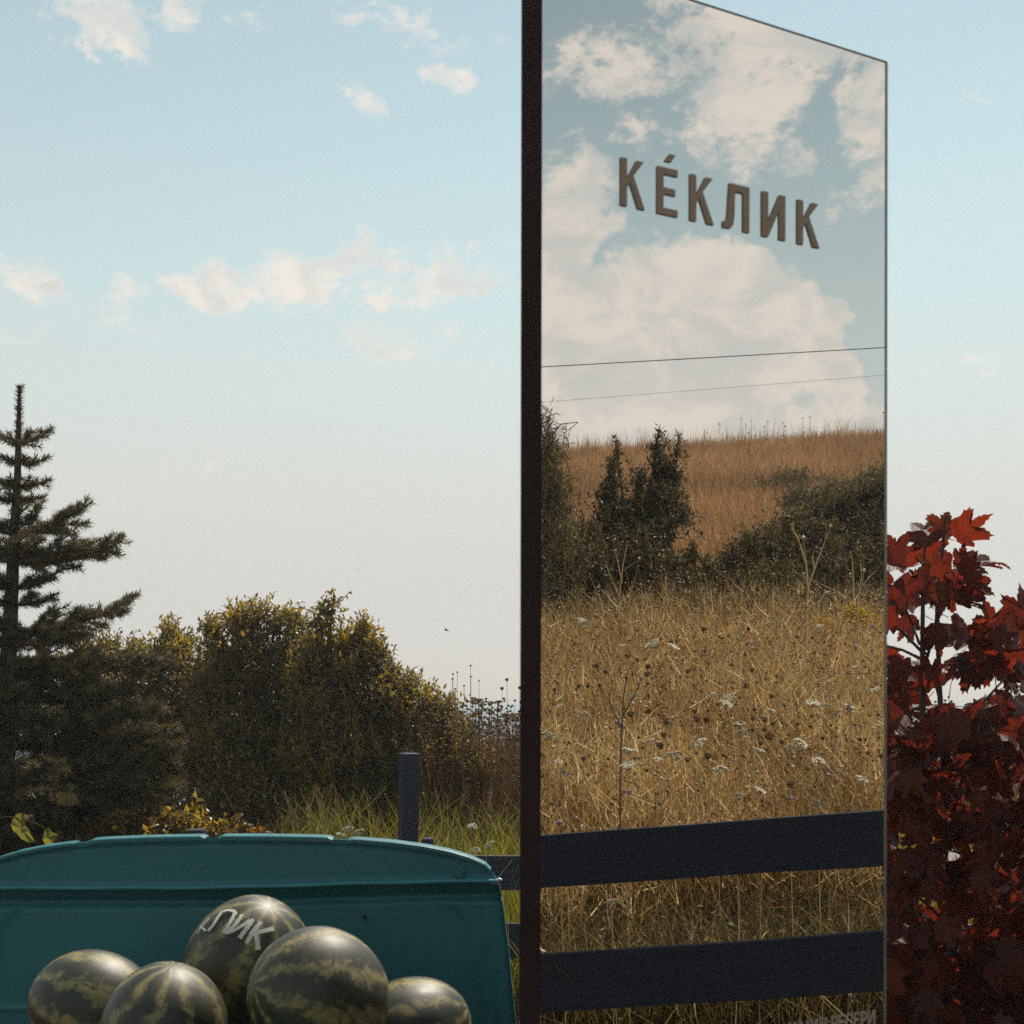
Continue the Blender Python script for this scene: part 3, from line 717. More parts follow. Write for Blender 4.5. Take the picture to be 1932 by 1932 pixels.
# ------------------------------------------------------------------ watermelons
def uv_ell(rx, ry, rz, n=48, m=32):
    th = np.linspace(0, np.pi, m + 1); ph = np.linspace(0, 2 * np.pi, n + 1)[:-1]
    T, P = np.meshgrid(th, ph, indexing='ij')
    lump = 1 + .016 * np.sin(3 * P + 1.3) * np.sin(T) + .022 * np.sin(2 * T + P) + .006 * np.sin(9 * P) * np.sin(T)
    V = np.stack([rx * np.sin(T) * np.cos(P) * lump, ry * np.sin(T) * np.sin(P) * lump, rz * np.cos(T)], -1).reshape(-1, 3)
    i = (np.arange(m)[:, None] * n + np.arange(n)[None, :]); j = (np.arange(m)[:, None] * n + (np.arange(n)[None, :] + 1) % n)
    return V, np.stack([i.ravel(), j.ravel(), (j + n).ravel(), (i + n).ravel()], -1)
melons = {}
ME = [('top', 466, 1820, 3.06, 120, 138, (R(20), R(24), 0), 'watermelon painted with chalky Cyrillic letters, topmost of the pile'),
      ('right', 602, 1879, 2.74, 128, 137, (R(12), R(-74), R(18)), 'largest round watermelon in front of the lettered one, sunlit crown'),
      ('left', 182, 1903, 3.02, 106, 128, (R(8), R(-70), R(-8)), 'oblong watermelon lying at the far left of the pile'),
      ('mid', 308, 1938, 2.74, 117, 124, (R(8), R(12), R(0)), 'pale striped watermelon at the front between the left one and the lettered one'),
      ('corner', 772, 1950, 3.06, 106, 122, (R(8), R(66), R(10)), 'watermelon at the right end of the pile, half hidden by the largest')]
for key, px, py, d, a, b, rot, lab in ME:
    c = W(px, py, d); ra, rb = a * d / F * .992, b * d / F * .992
    V, Q = uv_ell(ra, ra, rb)
    o = link('watermelon', mesh_np('watermelon', V, Q, m_melon, True)); o.location = Vector(c.tolist()); o.rotation_euler = rot
    tag(o, lab, 'watermelon', 'watermelons piled in the truck bed')
    mb = MB(); tube(mb, [(0, 0, -rb + .002), (.002, 0, -rb - .006), (.006, .002, -rb - .013)], [.008, .004, .003], 7); link('stem', mb.mesh('stem', m_straw), o)
    melons[key] = (o, c, np.array(Euler(rot).to_matrix()), ra, rb)
mv, mq = uv_ell(.142, .142, .155); mm = mesh_np('watermelon', mv, mq, m_melon, True)
for (x, y) in ((-1.12, 2.98), (-.80, 3.14), (-.46, 3.16), (-.33, 2.84), (-.66, 2.80), (-.97, 2.66), (-.48, 2.50)):
    o = link('watermelon', mm); o.location = (x, y, .72 + .143); o.rotation_euler = (R(90), 0, random.uniform(0, 3)); tag(o, 'dark watermelon hidden beneath the visible pile', 'watermelon', 'watermelons under the pile')
# painted strokes on the top melon
o_, c_, R_, ra_, rb_ = melons['top']
def on_melon(px, py):
    r = np.array([(px - CX) / F, 1, -(py - HY) / F]); o0 = np.array([0, 0, EYE])
    S = np.diag([1 / ra_, 1 / ra_, 1 / rb_]) @ R_.T
    a = S @ r; b = S @ (o0 - c_); A = a @ a; B = a @ b; C = b @ b - 1; D = B * B - A * C
    if D <= 0: return None
    t = (-B - math.sqrt(D)) / A; p = o0 + r * t
    return p, unit(R_ @ np.diag([1 / ra_ ** 2, 1 / ra_ ** 2, 1 / rb_ ** 2]) @ R_.T @ (p - c_))
mb = MB()
strokes = [([(365, 525), (400, 470), (450, 410), (490, 375)], 13), ([(470, 495), (515, 450), (560, 375), (605, 312)], 26), ([(605, 312), (670, 298), (735, 312)], 22), ([(395, 455), (430, 480), (445, 500)], 12),
           ([(735, 315), (690, 400), (635, 490)], 30), ([(800, 340), (750, 410), (655, 515)], 34), ([(610, 498), (660, 515)], 26), ([(655, 512), (720, 490), (820, 430), (870, 395)], 30),
           ([(900, 385), (840, 470), (770, 565)], 36), ([(975, 412), (910, 490), (835, 615)], 34), ([(1095, 475), (1030, 490), (960, 505), (905, 540)], 34), ([(925, 520), (940, 590), (945, 675)], 34)]
for pts, w in strokes:
    P = np.array(pts, float); P = np.stack([(400 + P[:, 0] * .2588) / 1.32505, (2200 + P[:, 1] * .2588) / 1.32505], -1)
    tt = np.linspace(0, len(P) - 1, 9 * (len(P) - 1) + 1); Q = np.stack([np.interp(tt, np.arange(len(P)), P[:, 0]), np.interp(tt, np.arange(len(P)), P[:, 1])], -1)
    hit = [on_melon(x, y) for x, y in Q]; hit = [h for h in hit if h is not None]
    if len(hit) < 3: continue
    p = np.array([h[0] for h in hit]); nv = np.array([h[1] for h in hit]); t = unit(np.gradient(p, axis=0)); sd_ = unit(np.cross(nv, t))
    ww = w * 1.35 * .2588 / 1.325 * 3.0 / F * .5 * (1 + .12 * rng.normal(size=len(p)))
    pa = p + nv * .0035; n = len(p)
    V = np.concatenate([pa - sd_ * ww[:, None] - nv * .002, pa - sd_ * ww[:, None] * .8, pa + sd_ * ww[:, None] * .8, pa + sd_ * ww[:, None] - nv * .002]); j = np.arange(n - 1)
    mb.add(V, np.concatenate([np.stack([j + a * n, j + 1 + a * n, j + 1 + (a + 1) * n, j + (a + 1) * n], -1) for a in range(3)]))
link('lettering', mb.mesh('lettering', m_chalk), o_, True)

# ------------------------------------------------------------------ spruce
DS = 7.9; ks = DS / F
tp = lambda px, py: W(px, py, DS)
sbase = tp(2, 1400); sz = float(ground(sbase[0], DS))
spruce = empty('spruce_tree', (sbase[0], DS, sz), 'young blue spruce with a bare pointed leader, behind the fence', 'tree')
trunk_pts = np.array([[sbase[0] - .02, DS, sz - .1], tp(4, 1600), tp(10, 1350), tp(19, 1180), tp(25, 1050), tp(33, 900), tp(37, 727)])
mb = MB(); tube(mb, trunk_pts, [.085, .078, .06, .047, .036, .022, .009], 8); link('trunk', mb.mesh('trunk', m_bark, True), spruce, True)
def trunk_at(py): 
    z = EYE - (py - HY) * ks
    return np.array([np.interp(-z, -trunk_pts[::-1][:, 2], trunk_pts[::-1][:, 0]), DS, z])
seg_list = []   # (p, q, density)
wood = MB()
def sprig(p, q, dens=1.0): seg_list.append((np.array(p), np.array(q), dens))
def spruce_branch(p0, tip, side=1.0):
    p0 = np.array(p0); tip = np.array(tip); v = tip - p0; Ln = np.linalg.norm(v)
    sag = np.array([0, 0, -.10 * Ln])
    P = [p0 + v * t + sag * 4 * t * (1 - t) * (1 - .3 * t) for t in np.linspace(0, 1, 9)]
    tube(wood, P, np.linspace(.006 + .010 * Ln, .003, 9), 5)
    for a, b in zip(P[:-1], P[1:]): sprig(a, b, .55 if np.linalg.norm(a - p0) < .15 * Ln else 1)
    h = unit(np.cross(unit(v), [0, 0, 1.0]))
    nside = max(2, int(Ln / .055))
    for j in range(nside):
        t = .16 + .80 * j / nside + random.uniform(-.03, .03)
        c = p0 + v * t + sag * 4 * t * (1 - t) * (1 - .3 * t)
        for sgn in (-1, 1):
            if random.random() < .12: continue
            ln = side * Ln * (.50 * (1 - t) + .14) * random.uniform(.65, 1.1)
            ln = min(ln, .42)
            e = c + unit(unit(v) * random.uniform(.55, .95) + h * sgn * random.uniform(.5, .9) + np.array([0, 0, random.uniform(-.35, .48)])) * ln
            sprig(c, e)
            if ln > .13:
                for t2 in (.4, .7):
                    c2 = c + (e - c) * t2
                    for s2 in (-1, 1):
                        e2 = c2 + unit(unit(e - c) + h * s2 * .8 + np.array([0, 0, random.uniform(-.35, .3)])) * ln * .42 * random.uniform(.7, 1.1)
                        sprig(c2, e2)
sprig(trunk_at(832), trunk_at(729), 2.4)
sprig(trunk_at(905), trunk_at(832), .9)
for (yb, yt, ln, naz) in [(838, 806, 66, 4), (872, 862, 62, 5), (915, 905, 66, 5), (942, 936, 56, 5), (1008, 946, 148, 5), (1060, 1013, 210, 5), (1110, 1072, 100, 5), (1140, 1120, 90, 3),
                          (1190, 1130, 226, 5), (1212, 1190, 150, 5), (1262, 1232, 300, 6), (1310, 1290, 240, 6), (1350, 1330, 300, 6), (1400, 1368, 330, 6), (1450, 1410, 335, 6), (1500, 1470, 335, 6), (1550, 1530, 310, 6), (1600, 1580, 290, 6)]:
    L_ = ln * ks; base = trunk_at(yb); rise = (yb - yt) * ks
    angs = [0.0] + [2 * math.pi * (j + random.uniform(-.25, .25)) / naz for j in range(1, naz)]
    for j, a in enumerate(angs):
        l2 = L_ * (1 if j == 0 else random.uniform(.62, .95)); 
        if ln > 140 and ln < 230 and j > 0: l2 *= .72
        spruce_branch(base, base + np.array([math.cos(a) * l2, math.sin(a) * l2, rise * (1 if j == 0 else random.uniform(.4, 1.1))]), 1.0 if ln < 230 else .85)
link('branch', wood.mesh('branch', m_bark), spruce, True)
P0 = np.array([s[0] for s in seg_list]); P1 = np.array([s[1] for s in seg_list]); DN = np.array([s[2] for s in seg_list])
Ls = np.linalg.norm(P1 - P0, axis=1); cnt = np.maximum(3, (Ls * 720 * DN)).astype(int)
idx = np.repeat(np.arange(len(cnt)), cnt); t = rng.uniform(0, 1, len(idx))
ax = unit(P1 - P0)[idx]; pos = P0[idx] + (P1 - P0)[idx] * t[:, None]
rv = unit(np.cross(ax, rng.normal(size=ax.shape)) + 1e-9)
rv[:, 2] = np.where(rng.uniform(size=len(rv)) < .3, np.abs(rv[:, 2]), rv[:, 2])
nd = unit(ax * rng.uniform(.45, .9, len(ax))[:, None] + rv)
nl = rng.uniform(.024, .044, len(ax))
mb = MB(); wv = unit(np.cross(nd, rng.normal(size=nd.shape)))
V = np.stack([pos - wv * .0021, pos + wv * .0021, pos + nd * nl[:, None] + wv * .0008, pos + nd * nl[:, None] - wv * .0008], 1).reshape(-1, 3); i = np.arange(len(pos))[:, None] * 4
mb.add(V, np.concatenate([i, i + 1, i + 2, i + 3], 1))
print('needles', len(pos))
o = link('needles', mb.mesh('needles', m_spruce), spruce, True); o['kind'] = 'stuff'
# twigs under needles
tw = MB()
for a, b, _ in seg_list[::1]: tube(tw, [a, b], [.0028, .0016], 3, False)
link('twigs', tw.mesh('twigs', m_twig), spruce, True)['kind'] = 'stuff'

# ------------------------------------------------------------------ shrubs
def shrub(name, label, cat, base, lumps, ntw, leaf, mats, group=None, up=.8, nleaf=11, twl=.22, droop=0, narrow=1.0):
    """lumps: list of (centre(3), radii(3)); twigs end inside the lumps, leaves along them"""
    root = empty(name, base, label, cat, group)
    C_ = np.array([l[0] for l in lumps]); Rr = np.array([l[1] for l in lumps]); vol = np.prod(Rr, 1) ** .75; vol /= vol.sum()
    idx = rng.choice(len(lumps), ntw, p=vol)
    d = unit(rng.normal(size=(ntw, 3))); rr = rng.uniform(.25, 1, ntw) ** .5
    tipp = C_[idx] + d * rr[:, None] * Rr[idx]
    ns_ = max(6, int(ntw * .035)); ii = rng.choice(len(lumps), ns_, p=vol); dd_ = unit(rng.normal(size=(ns_, 3)) + [0, 0, .9])
    tipp = np.concatenate([tipp, C_[ii] + dd_ * Rr[ii] + dd_ * [[.3, .3, 1]] * rng.uniform(.0, twl * .4, (ns_, 1))]); d = np.concatenate([d, dd_])
    keep = tipp[:, 2] > ground(tipp[:, 0], tipp[:, 1]) + .03; tipp = tipp[keep]; d = d[keep]; n = len(tipp)
    dirn = unit(d * .6 + rng.normal(size=(n, 3)) * .35 + np.array([0, 0, up]))
    ln = twl * rng.uniform(.6, 1.3, n)
    st = tipp - dirn * ln[:, None]
    # leaves
    k = nleaf; t = np.tile(np.linspace(.08, 1, k), n).reshape(n, k) + rng.normal(0, .03, (n, k))
    p = st[:, None, :] + dirn[:, None, :] * (ln[:, None] * t)[..., None]
    ld = unit(dirn[:, None, :] * .75 + rng.normal(size=(n, k, 3)) * .75 + np.array([0, 0, .15 - droop]))
    nr_ = unit(rng.normal(size=(n, k, 3)) * .7 + np.array([0, 0, 1.0]))
    Ll = leaf[0] * rng.uniform(.6, 1.2, n * k); Lw = Ll * leaf[1]
    cl_ = np.sin(tipp[:, 0] * 9 + tipp[:, 1] * 4) * np.sin(tipp[:, 2] * 11 + tipp[:, 0] * 3) + .35 * rng.normal(size=n)
    sel = cl_ > np.quantile(cl_, 1 - mats[2]) if len(mats) > 2 else np.zeros(n, bool)
    p = p.reshape(-1, 3); ld = ld.reshape(-1, 3); nr_ = nr_.reshape(-1, 3); selk = np.repeat(sel, k)
    for mk, m_ in ((~selk, mats[0]), (selk, mats[1])):
        if mk.any():
            mb = MB(); leaves(mb, p[mk], ld[mk], nr_[mk], Ll[mk], Lw[mk]); link('foliage', mb.mesh('foliage', m_), root, True)['kind'] = 'stuff'
    # wood: main limbs from the base to lump centres, twigs to the leaves
    wd = MB(); b0 = np.array(base, float)
    for l in lumps:
        c = np.array(l[0]); mid = b0 * .45 + c * .55 + rng.normal(size=3) * .06
        mid[2] = b0[2] + (c[2] - b0[2]) * .5
        tube(wd, [b0 + rng.normal(size=3) * [.06, .06, 0], mid, c, c + [rng.normal() * .05, 0, l[1][2] * .7]], [.022 * narrow, .015 * narrow, .009 * narrow, .003], 5)
    sub = rng.choice(n, min(n, 900), replace=False)
    for j in sub: tube(wd, [st[j], st[j] + dirn[j] * ln[j]], [.0035, .0015], 3, False)
    for j in sub[:260]:
        c = C_[np.argmin(np.linalg.norm(C_ - st[j], axis=1))]; tube(wd, [c, (c + st[j]) / 2 + rng.normal(size=3) * .03, st[j]], [.007, .005, .003], 4, False)
    link('branches', wd.mesh('branches', m_twig), root, True)
    return root
def lump(px, py, d, rx, ry, dep=None):
    k_ = d / F; return (W(px, py, d), (rx * k_, (dep if dep else max(rx, ry) * k_ * .8), ry * k_))
def gp(px, d):
    x = W(px, HY, d)[0]; return (x, d, float(ground(x, d)))
BM = (m_bush, m_bush2, .28)
shrub('leafy_shrub', 'olive green shrub filling the gap just right of the spruce', 'shrub', gp(230, 10.2),
      [lump(150, 1235, 10.2, 40, 30, .25), lump(200, 1210, 10.2, 38, 30, .25), lump(250, 1222, 10.2, 36, 30, .25), lump(318, 1180, 10.2, 22, 26, .15), lump(345, 1212, 10.2, 34, 34, .25), lump(290, 1225, 10.2, 40, 34, .25), lump(180, 1280, 10.2, 90, 70, .4), lump(300, 1280, 10.2, 80, 70, .4), lump(375, 1262, 10.1, 50, 62, .35), lump(375, 1340, 10, 60, 60, .4), lump(200, 1400, 10.1, 120, 100, .5), lump(330, 1390, 10.1, 110, 100, .5), lump(230, 1510, 10, 150, 90, .5)], 2700, (.048, .42), BM, 'leafy shrubs behind the fence')
shrub('leafy_shrub', 'tallest bush on the left skyline, dark olive with a flat leafy top', 'shrub', gp(460, 9.8),
      [lump(398, 1180, 9.8, 24, 26, .2), lump(443, 1160, 9.8, 26, 30, .2), lump(478, 1152, 9.8, 30, 30, .2), lump(520, 1165, 9.8, 28, 26, .2), lump(556, 1170, 9.8, 26, 30, .2), lump(584, 1212, 9.7, 30, 36, .25), lump(420, 1225, 9.8, 44, 36, .3), lump(480, 1218, 9.8, 46, 40, .3), lump(545, 1230, 9.8, 40, 40, .3), lump(410, 1280, 9.8, 70, 62, .4), lump(500, 1280, 9.8, 90, 66, .4), lump(570, 1280, 9.8, 56, 72, .4), lump(440, 1400, 9.7, 120, 90, .5), lump(540, 1400, 9.7, 90, 90, .5), lump(470, 1500, 9.4, 150, 100, .5)], 3900, (.048, .42), BM, 'leafy shrubs behind the fence')
shrub('leafy_shrub', 'yellowing bush with one dark upright shoot above its crown', 'shrub', gp(640, 9.4),
      [lump(606, 1165, 9.4, 22, 26, .12), lump(618, 1142, 9.4, 17, 22, .1), lump(630, 1126, 9.4, 11, 14, .06), lump(684, 1172, 9.4, 22, 20, .15), lump(650, 1200, 9.4, 34, 30, .2), lump(695, 1205, 9.4, 32, 34, .22), lump(600, 1225, 9.4, 34, 34, .25), lump(665, 1255, 9.4, 44, 32, .3), lump(716, 1240, 9.4, 22, 28, .2), lump(590, 1260, 9.5, 60, 60, .4), lump(600, 1330, 9.4, 70, 60, .4), lump(690, 1320, 9.4, 70, 56, .4), lump(640, 1420, 9.3, 120, 90, .5), lump(640, 1520, 9.2, 120, 80, .5)], 3000, (.048, .42), (m_bush, m_bush2, .5), 'leafy shrubs behind the fence')
shrub('leafy_shrub', 'low golden bush sloping down towards the sea gap', 'shrub', gp(780, 9.3),
      [lump(738, 1262, 9.3, 24, 24, .2), lump(772, 1285, 9.3, 30, 26, .25), lump(812, 1305, 9.3, 26, 24, .2), lump(845, 1325, 9.3, 24, 24, .2), lump(740, 1300, 9.3, 44, 44, .35), lump(760, 1350, 9.3, 60, 50, .35), lump(840, 1370, 9.3, 60, 40, .35), lump(760, 1430, 9.2, 100, 70, .4), lump(870, 1440, 9.2, 80, 60, .4), lump(800, 1510, 9.1, 130, 60, .4), lump(930, 1490, 9.5, 70, 60, .4)], 2300, (.044, .4), (m_bush, m_bush2, .26), 'leafy shrubs behind the fence')
shrub('low_undergrowth', 'rust and yellow low bramble in front of the spruce foot', 'shrub', gp(300, 7.6),
      [lump(230, 1560, 7.55, 80, 34, .2), lump(330, 1560, 7.55, 90, 40, .2), lump(430, 1570, 7.6, 70, 30, .2), lump(120, 1590, 7.5, 90, 26, .2), lump(350, 1620, 7.5, 200, 40, .2)], 420, (.055, .6), (m_under, m_bush2, .3), None, .6, 8, .14)

# mirror shrubs (positions are where the reflected things really stand)
def mlump(px, py, d, rx, ry, dep=None):
    k_ = d / F; return (M(px, py, d), (max(rx * k_, .02), max(rx * k_, .02) if dep is None else dep, ry * k_))
def mgp(px, d): return tuple(mground(px, np.array(float(d))).tolist())
shrub('feathery_shrub', 'feathery grey green shrub beside the mirror slab dark edge, in the reflection', 'shrub', mgp(1005, 11.5),
      [mlump(1010, 800, 11.5, 34, 70), mlump(1035, 830, 11.5, 40, 60), mlump(1000, 900, 11.5, 70, 90), mlump(1040, 930, 11.5, 56, 80), mlump(1010, 1040, 11.4, 90, 110), mlump(1060, 1060, 11.3, 60, 90), mlump(1000, 1130, 11.2, 100, 90), mlump(940, 1000, 11.5, 90, 200)], 2400, (.075, .12), (m_feather, m_dark, .5), None, .8, 14, .3)
shrub('upright_bush', 'dark upright bush with two leafy spires against the dry hill', 'shrub', mgp(1210, 12),
      [mlump(1163, 846, 12, 11, 20), mlump(1155, 884, 12, 17, 26), mlump(1146, 930, 12, 26, 30), mlump(1243, 812, 12, 9, 14), mlump(1238, 838, 12, 11, 20), mlump(1246, 872, 12, 20, 24), mlump(1281, 822, 12, 6, 15), mlump(1277, 850, 12, 9, 20), mlump(1270, 888, 12, 20, 26), mlump(1205, 896, 12, 16, 22), mlump(1255, 930, 12, 40, 34), mlump(1215, 950, 12, 26, 34), mlump(1150, 985, 12, 40, 44), mlump(1240, 990, 12, 44, 50), mlump(1290, 960, 12, 16, 30), mlump(1200, 1060, 11.8, 70, 70), mlump(1240, 1110, 11.8, 60, 70), mlump(1120, 1080, 11.6, 60, 60), mlump(1280, 1060, 11.8, 22, 34), mlump(1308, 1040, 11.8, 12, 26), mlump(1090, 1130, 11.6, 60, 60), mlump(1310, 1110, 11.8, 22, 40), mlump(1195, 970, 12, 40, 44), mlump(1105, 1035, 11.7, 46, 66), mlump(1330, 1080, 11.9, 26, 36)], 3100, (.055, .42), (m_dark, m_feather, .22), None, .8, 10, .24)
shrub('spreading_bush', 'wide dark spreading bush below the hill, right half of the mirror', 'shrub', mgp(1540, 12.5),
      [mlump(1362, 1098, 12.3, 26, 34), mlump(1385, 1060, 12.3, 40, 40), mlump(1410, 1020, 12.3, 28, 26), mlump(1455, 1030, 12.4, 60, 46), mlump(1500, 985, 12.5, 50, 34), mlump(1545, 960, 12.6, 40, 30), mlump(1590, 950, 12.6, 44, 30), mlump(1640, 930, 12.6, 44, 30), mlump(1690, 920, 12.6, 60, 50), mlump(1560, 1020, 12.5, 70, 50), mlump(1640, 1000, 12.6, 80, 60), mlump(1460, 1110, 12.2, 110, 60), mlump(1580, 1090, 12.3, 110, 80), mlump(1680, 1080, 12.3, 90, 110)], 4200, (.055, .3), (m_dark, m_feather, .45), None, .15, 11, .3)
shrub('hillside_bush', 'loose brownish scrub patch behind the wide spreading bush', 'shrub', mgp(1600, 21),
      [mlump(1520, 935, 21, 60, 24), mlump(1590, 925, 21, 60, 26), mlump(1650, 905, 21, 50, 30), mlump(1700, 900, 21, 50, 40)], 600, (.085, .3), (m_feather, m_dark, .4), None, .5, 9, .3)
shrub('hillside_bush', 'small low dark bush on the slope of the dry hill', 'shrub', mgp(1490, 28),
      [mlump(1440, 922, 28, 44, 22), mlump(1500, 908, 28, 56, 30), mlump(1560, 925, 28.3, 46, 24), mlump(1400, 930, 28, 26, 14)], 520, (.10, .3), (m_feather, m_dark, .5), None, .5, 9, .3)
shrub('low_bush', 'low dark bush behind the meadow between the upright and spreading ones', 'shrub', mgp(1340, 11.4),
      [mlump(1330, 1135, 11.4, 60, 30), mlump(1400, 1140, 11.4, 70, 30), mlump(1280, 1140, 11.4, 50, 30), mlump(1520, 1140, 11.4, 90, 34), mlump(1640, 1140, 11.4, 90, 36), mlump(1100, 1150, 11.2, 100, 34), mlump(1200, 1150, 11.2, 80, 30), mlump(1450, 1150, 11.3, 120, 32), mlump(1580, 1150, 11.3, 120, 32)], 1500, (.05, .34), (m_dark, m_feather, .3), None, .5, 9, .2)

# ------------------------------------------------------------------ dry meadow (seen in the mirror)
def vsample(n, px0, px1, d0, d1, pw=1.0):
    px = rng.uniform(px0, px1, n); d = d0 + (d1 - d0) * rng.uniform(0, 1, n) ** pw
    return mground(px, d), d
def grow(mb, base, h, w, lean, bendy, seg=3):
    n = len(base); a = rng.uniform(0, 2 * np.pi, n); l = rng.normal(0, lean, n) * h
    tip = base + np.stack([np.cos(a) * l, np.sin(a) * l, h], -1)
    b = rng.normal(size=(n, 3)) * (bendy * h)[:, None]; b[:, 2] *= .3
    blades(mb, base, tip, w, b, seg); return tip
mb = MB(); hd = MB()
b_, d_ = vsample(36000, 930, 1760, 5.5, 13.0, 1.1)
def clump(p, k=1.7):
    return .5 + .5 * np.sin(p[:, 0] * k * 2.1 + 1.3 * np.sin(p[:, 1] * k)) * np.sin(p[:, 1] * k * 1.7 + 1.1 * np.sin(p[:, 0] * k * 1.3 + 2))
b_ = b_[rng.uniform(size=len(b_)) < .35 + .65 * clump(b_)]; d_ = (b_ - R0) @ SDIR
h = rng.uniform(.3, .8, len(b_)) * (.72 + .5 * clump(b_, 1.1))
tips = grow(mb, b_, h, rng.uniform(.0028, .0075, len(b_)) * (1 + .05 * d_), .46, .75)
b2, d2 = vsample(8000, 930, 1760, 5.0, 12.3, 1.1)          # branching stems with heads
h2 = rng.uniform(.5, .95, len(b2)); t2 = grow(mb, b2, h2, .0055 + .0005 * d2, .34, .45)
for kk in range(4):
    f = rng.uniform(.5, .85, len(b2))[:, None]; p = b2 + (t2 - b2) * f
    e = p + unit(rng.normal(size=p.shape) * [1, 1, .3] + [0, 0, .9]) * rng.uniform(.08, .22, len(p))[:, None]
    blades(mb, p, e, .0036 + .0004 * d2, rng.normal(size=p.shape) * .03, 2)
    sl = rng.uniform(size=len(e)) < .6 * clump(e, 2.6) ** 1.5; octas(hd, e[sl], rng.uniform(.004, .0075, sl.sum()), .9)
sl = rng.uniform(size=len(t2)) < .15 + .6 * clump(t2, 2.2); octas(hd, t2[sl], rng.uniform(.005, .0125, sl.sum()), .85)
link('dry_grass', mb.mesh('dry_grass', m_dry)); tag(bpy.data.objects['dry_grass'], 'tangled straw coloured meadow grass behind the plank fence', 'grass', None, 'stuff')
tag(link('seed_heads', hd.mesh('seed_heads', m_seed)), 'countless tiny dry seed heads among the meadow grass', 'seed heads', None, 'stuff')
mb = MB(); b_, d_ = vsample(36000, 930, 1760, 4.62, 7.0, 1.4)
h = rng.uniform(.1, .5, len(b_)); grow(mb, b_, h, rng.uniform(.004, .009, len(b_)), .6, .8)
pl = b_ + np.stack([rng.normal(0, .05, len(b_)), rng.normal(0, .05, len(b_)), h * rng.uniform(.3, 1, len(b_))], -1)
leaves(mb, pl, rng.normal(size=pl.shape), rng.normal(size=pl.shape) + [0, 0, 1], rng.uniform(.02, .05, len(pl)), rng.uniform(.006, .014, len(pl)))
tag(link('undergrowth', mb.mesh('undergrowth', m_underdry)), 'dark low weeds at the foot of the plank fence', 'weeds', None, 'stuff')
mb = MB(); b_, d_ = vsample(90000, 900, 1850, 12.5, 47, .85)
grow(mb, b_, rng.uniform(.14, .42, len(b_)) * (1 + .5 * (rng.uniform(size=len(b_)) < .06)), .007 + d_ * .00035, .25, .5, 2)
rb = mground(rng.choice(rng.uniform(1000, 1800, 60), 3400) + rng.normal(0, 9, 3400), rng.uniform(37, 43, 3400)); grow(mb, rb, rng.uniform(.3, .95, 3400) * rng.uniform(.5, 1, 3400), .02, .22, .4, 3)
tag(link('hill_grass', mb.mesh('hill_grass', m_hill)), 'tawny dry grass covering the hill behind the meadow', 'grass', None, 'stuff')

# individual plants; a plant is a stem and a head, meshes shared
def stem_mesh(h, r, mat_, bendx=.04):
    mb = MB(); tube(mb, [(0, 0, -.03), (bendx * .3, .01, h * .35), (bendx * .8, 0, h * .7), (bendx, 0, h)], [r, r, r * .8, r * .6], 5, False)
    for q in range(3):
        z = h * random.uniform(.25, .7); a = random.uniform(0, 6.28); c = np.array([bendx * z / h, 0, z])
        leaves(mb, c[None], np.array([[math.cos(a), math.sin(a), .7]]), np.array([[0, 0, 1.0]]), .06, .008)
    return mb.mesh('stem', mat_)
def lace_head(r, cup=.3):
    mb = MB(); n = 34; a = rng.uniform(0, 6.28, n); q = np.sqrt(rng.uniform(0, 1, n)) * r
    p = np.stack([q * np.cos(a), q * np.sin(a), -cup * q ** 2 / r + rng.normal(0, .002, n)], -1)
    octas(mb, p, rng.uniform(.0055, .009, n) * r / .035, .45)
    for j in range(0, n, 2): tube(mb, [(0, 0, -r * .75), p[j] - [0, 0, .003]], .0011, 3, False)
    return mb.mesh('flower_head', m_white)
def nest_head(r, mat_):
    mb = MB(); n = 40; d = unit(rng.normal(size=(n, 3)) + [0, 0, .25]); base = np.tile([[0, 0, -r]], (n, 1)); tipq = d * r * rng.uniform(.75, 1.1, n)[:, None]
    tipq[:, 2] = np.abs(tipq[:, 2]) * .9
    blades(mb, base, tipq, .0035, d * [1, 1, 0] * r * 1.6, 3); octas(mb, tipq * .9, r * .22, 1)
    octas(mb, np.array([[0, 0, 0.0]]), r * .6, 1)
    return mb.mesh('seed_head', mat_)
def thistle_head(r):
    mb = MB(); n = 36; d = unit(rng.normal(size=(n, 3)) * [1, 1, .4] + [0, 0, 1.0]); blades(mb, np.zeros((n, 3)), d * r * 1.5, .004, np.zeros((n, 3)), 1)
    octas(mb, np.array([[0, 0, r * .9]]), r * .8, .7); return mb.mesh('flower_head', m_purple)
ORD = 'first second third fourth fifth sixth seventh eighth ninth tenth eleventh twelfth thirteenth fourteenth fifteenth sixteenth seventeenth eighteenth nineteenth twentieth'.split()
ORD += ['twenty-' + o_ for o_ in ORD[:9]] + ['thirtieth'] + ['thirty-' + o_ for o_ in ORD[:9]] + ['fortieth']
REG = {}
def single_out(kind, text, place, per=10, row_word='row'):
    """label repeats by where they stand: rows from the top down, order within a row from the left"""
    L_ = sorted(REG.get(kind, []), key=lambda r: r[2]); n = max(1, -(-len(L_) // per)) if per else 1
    for k_ in range(n):
        row = sorted(L_[k_ * len(L_) // n:(k_ + 1) * len(L_) // n], key=lambda r: r[1])
        for j_, r in enumerate(row):
            r[0]['label'] = f"{text}, {ORD[j_]} from left {('in ' + ORD[k_] + ' row down, ') if n > 1 else ''}{place}"
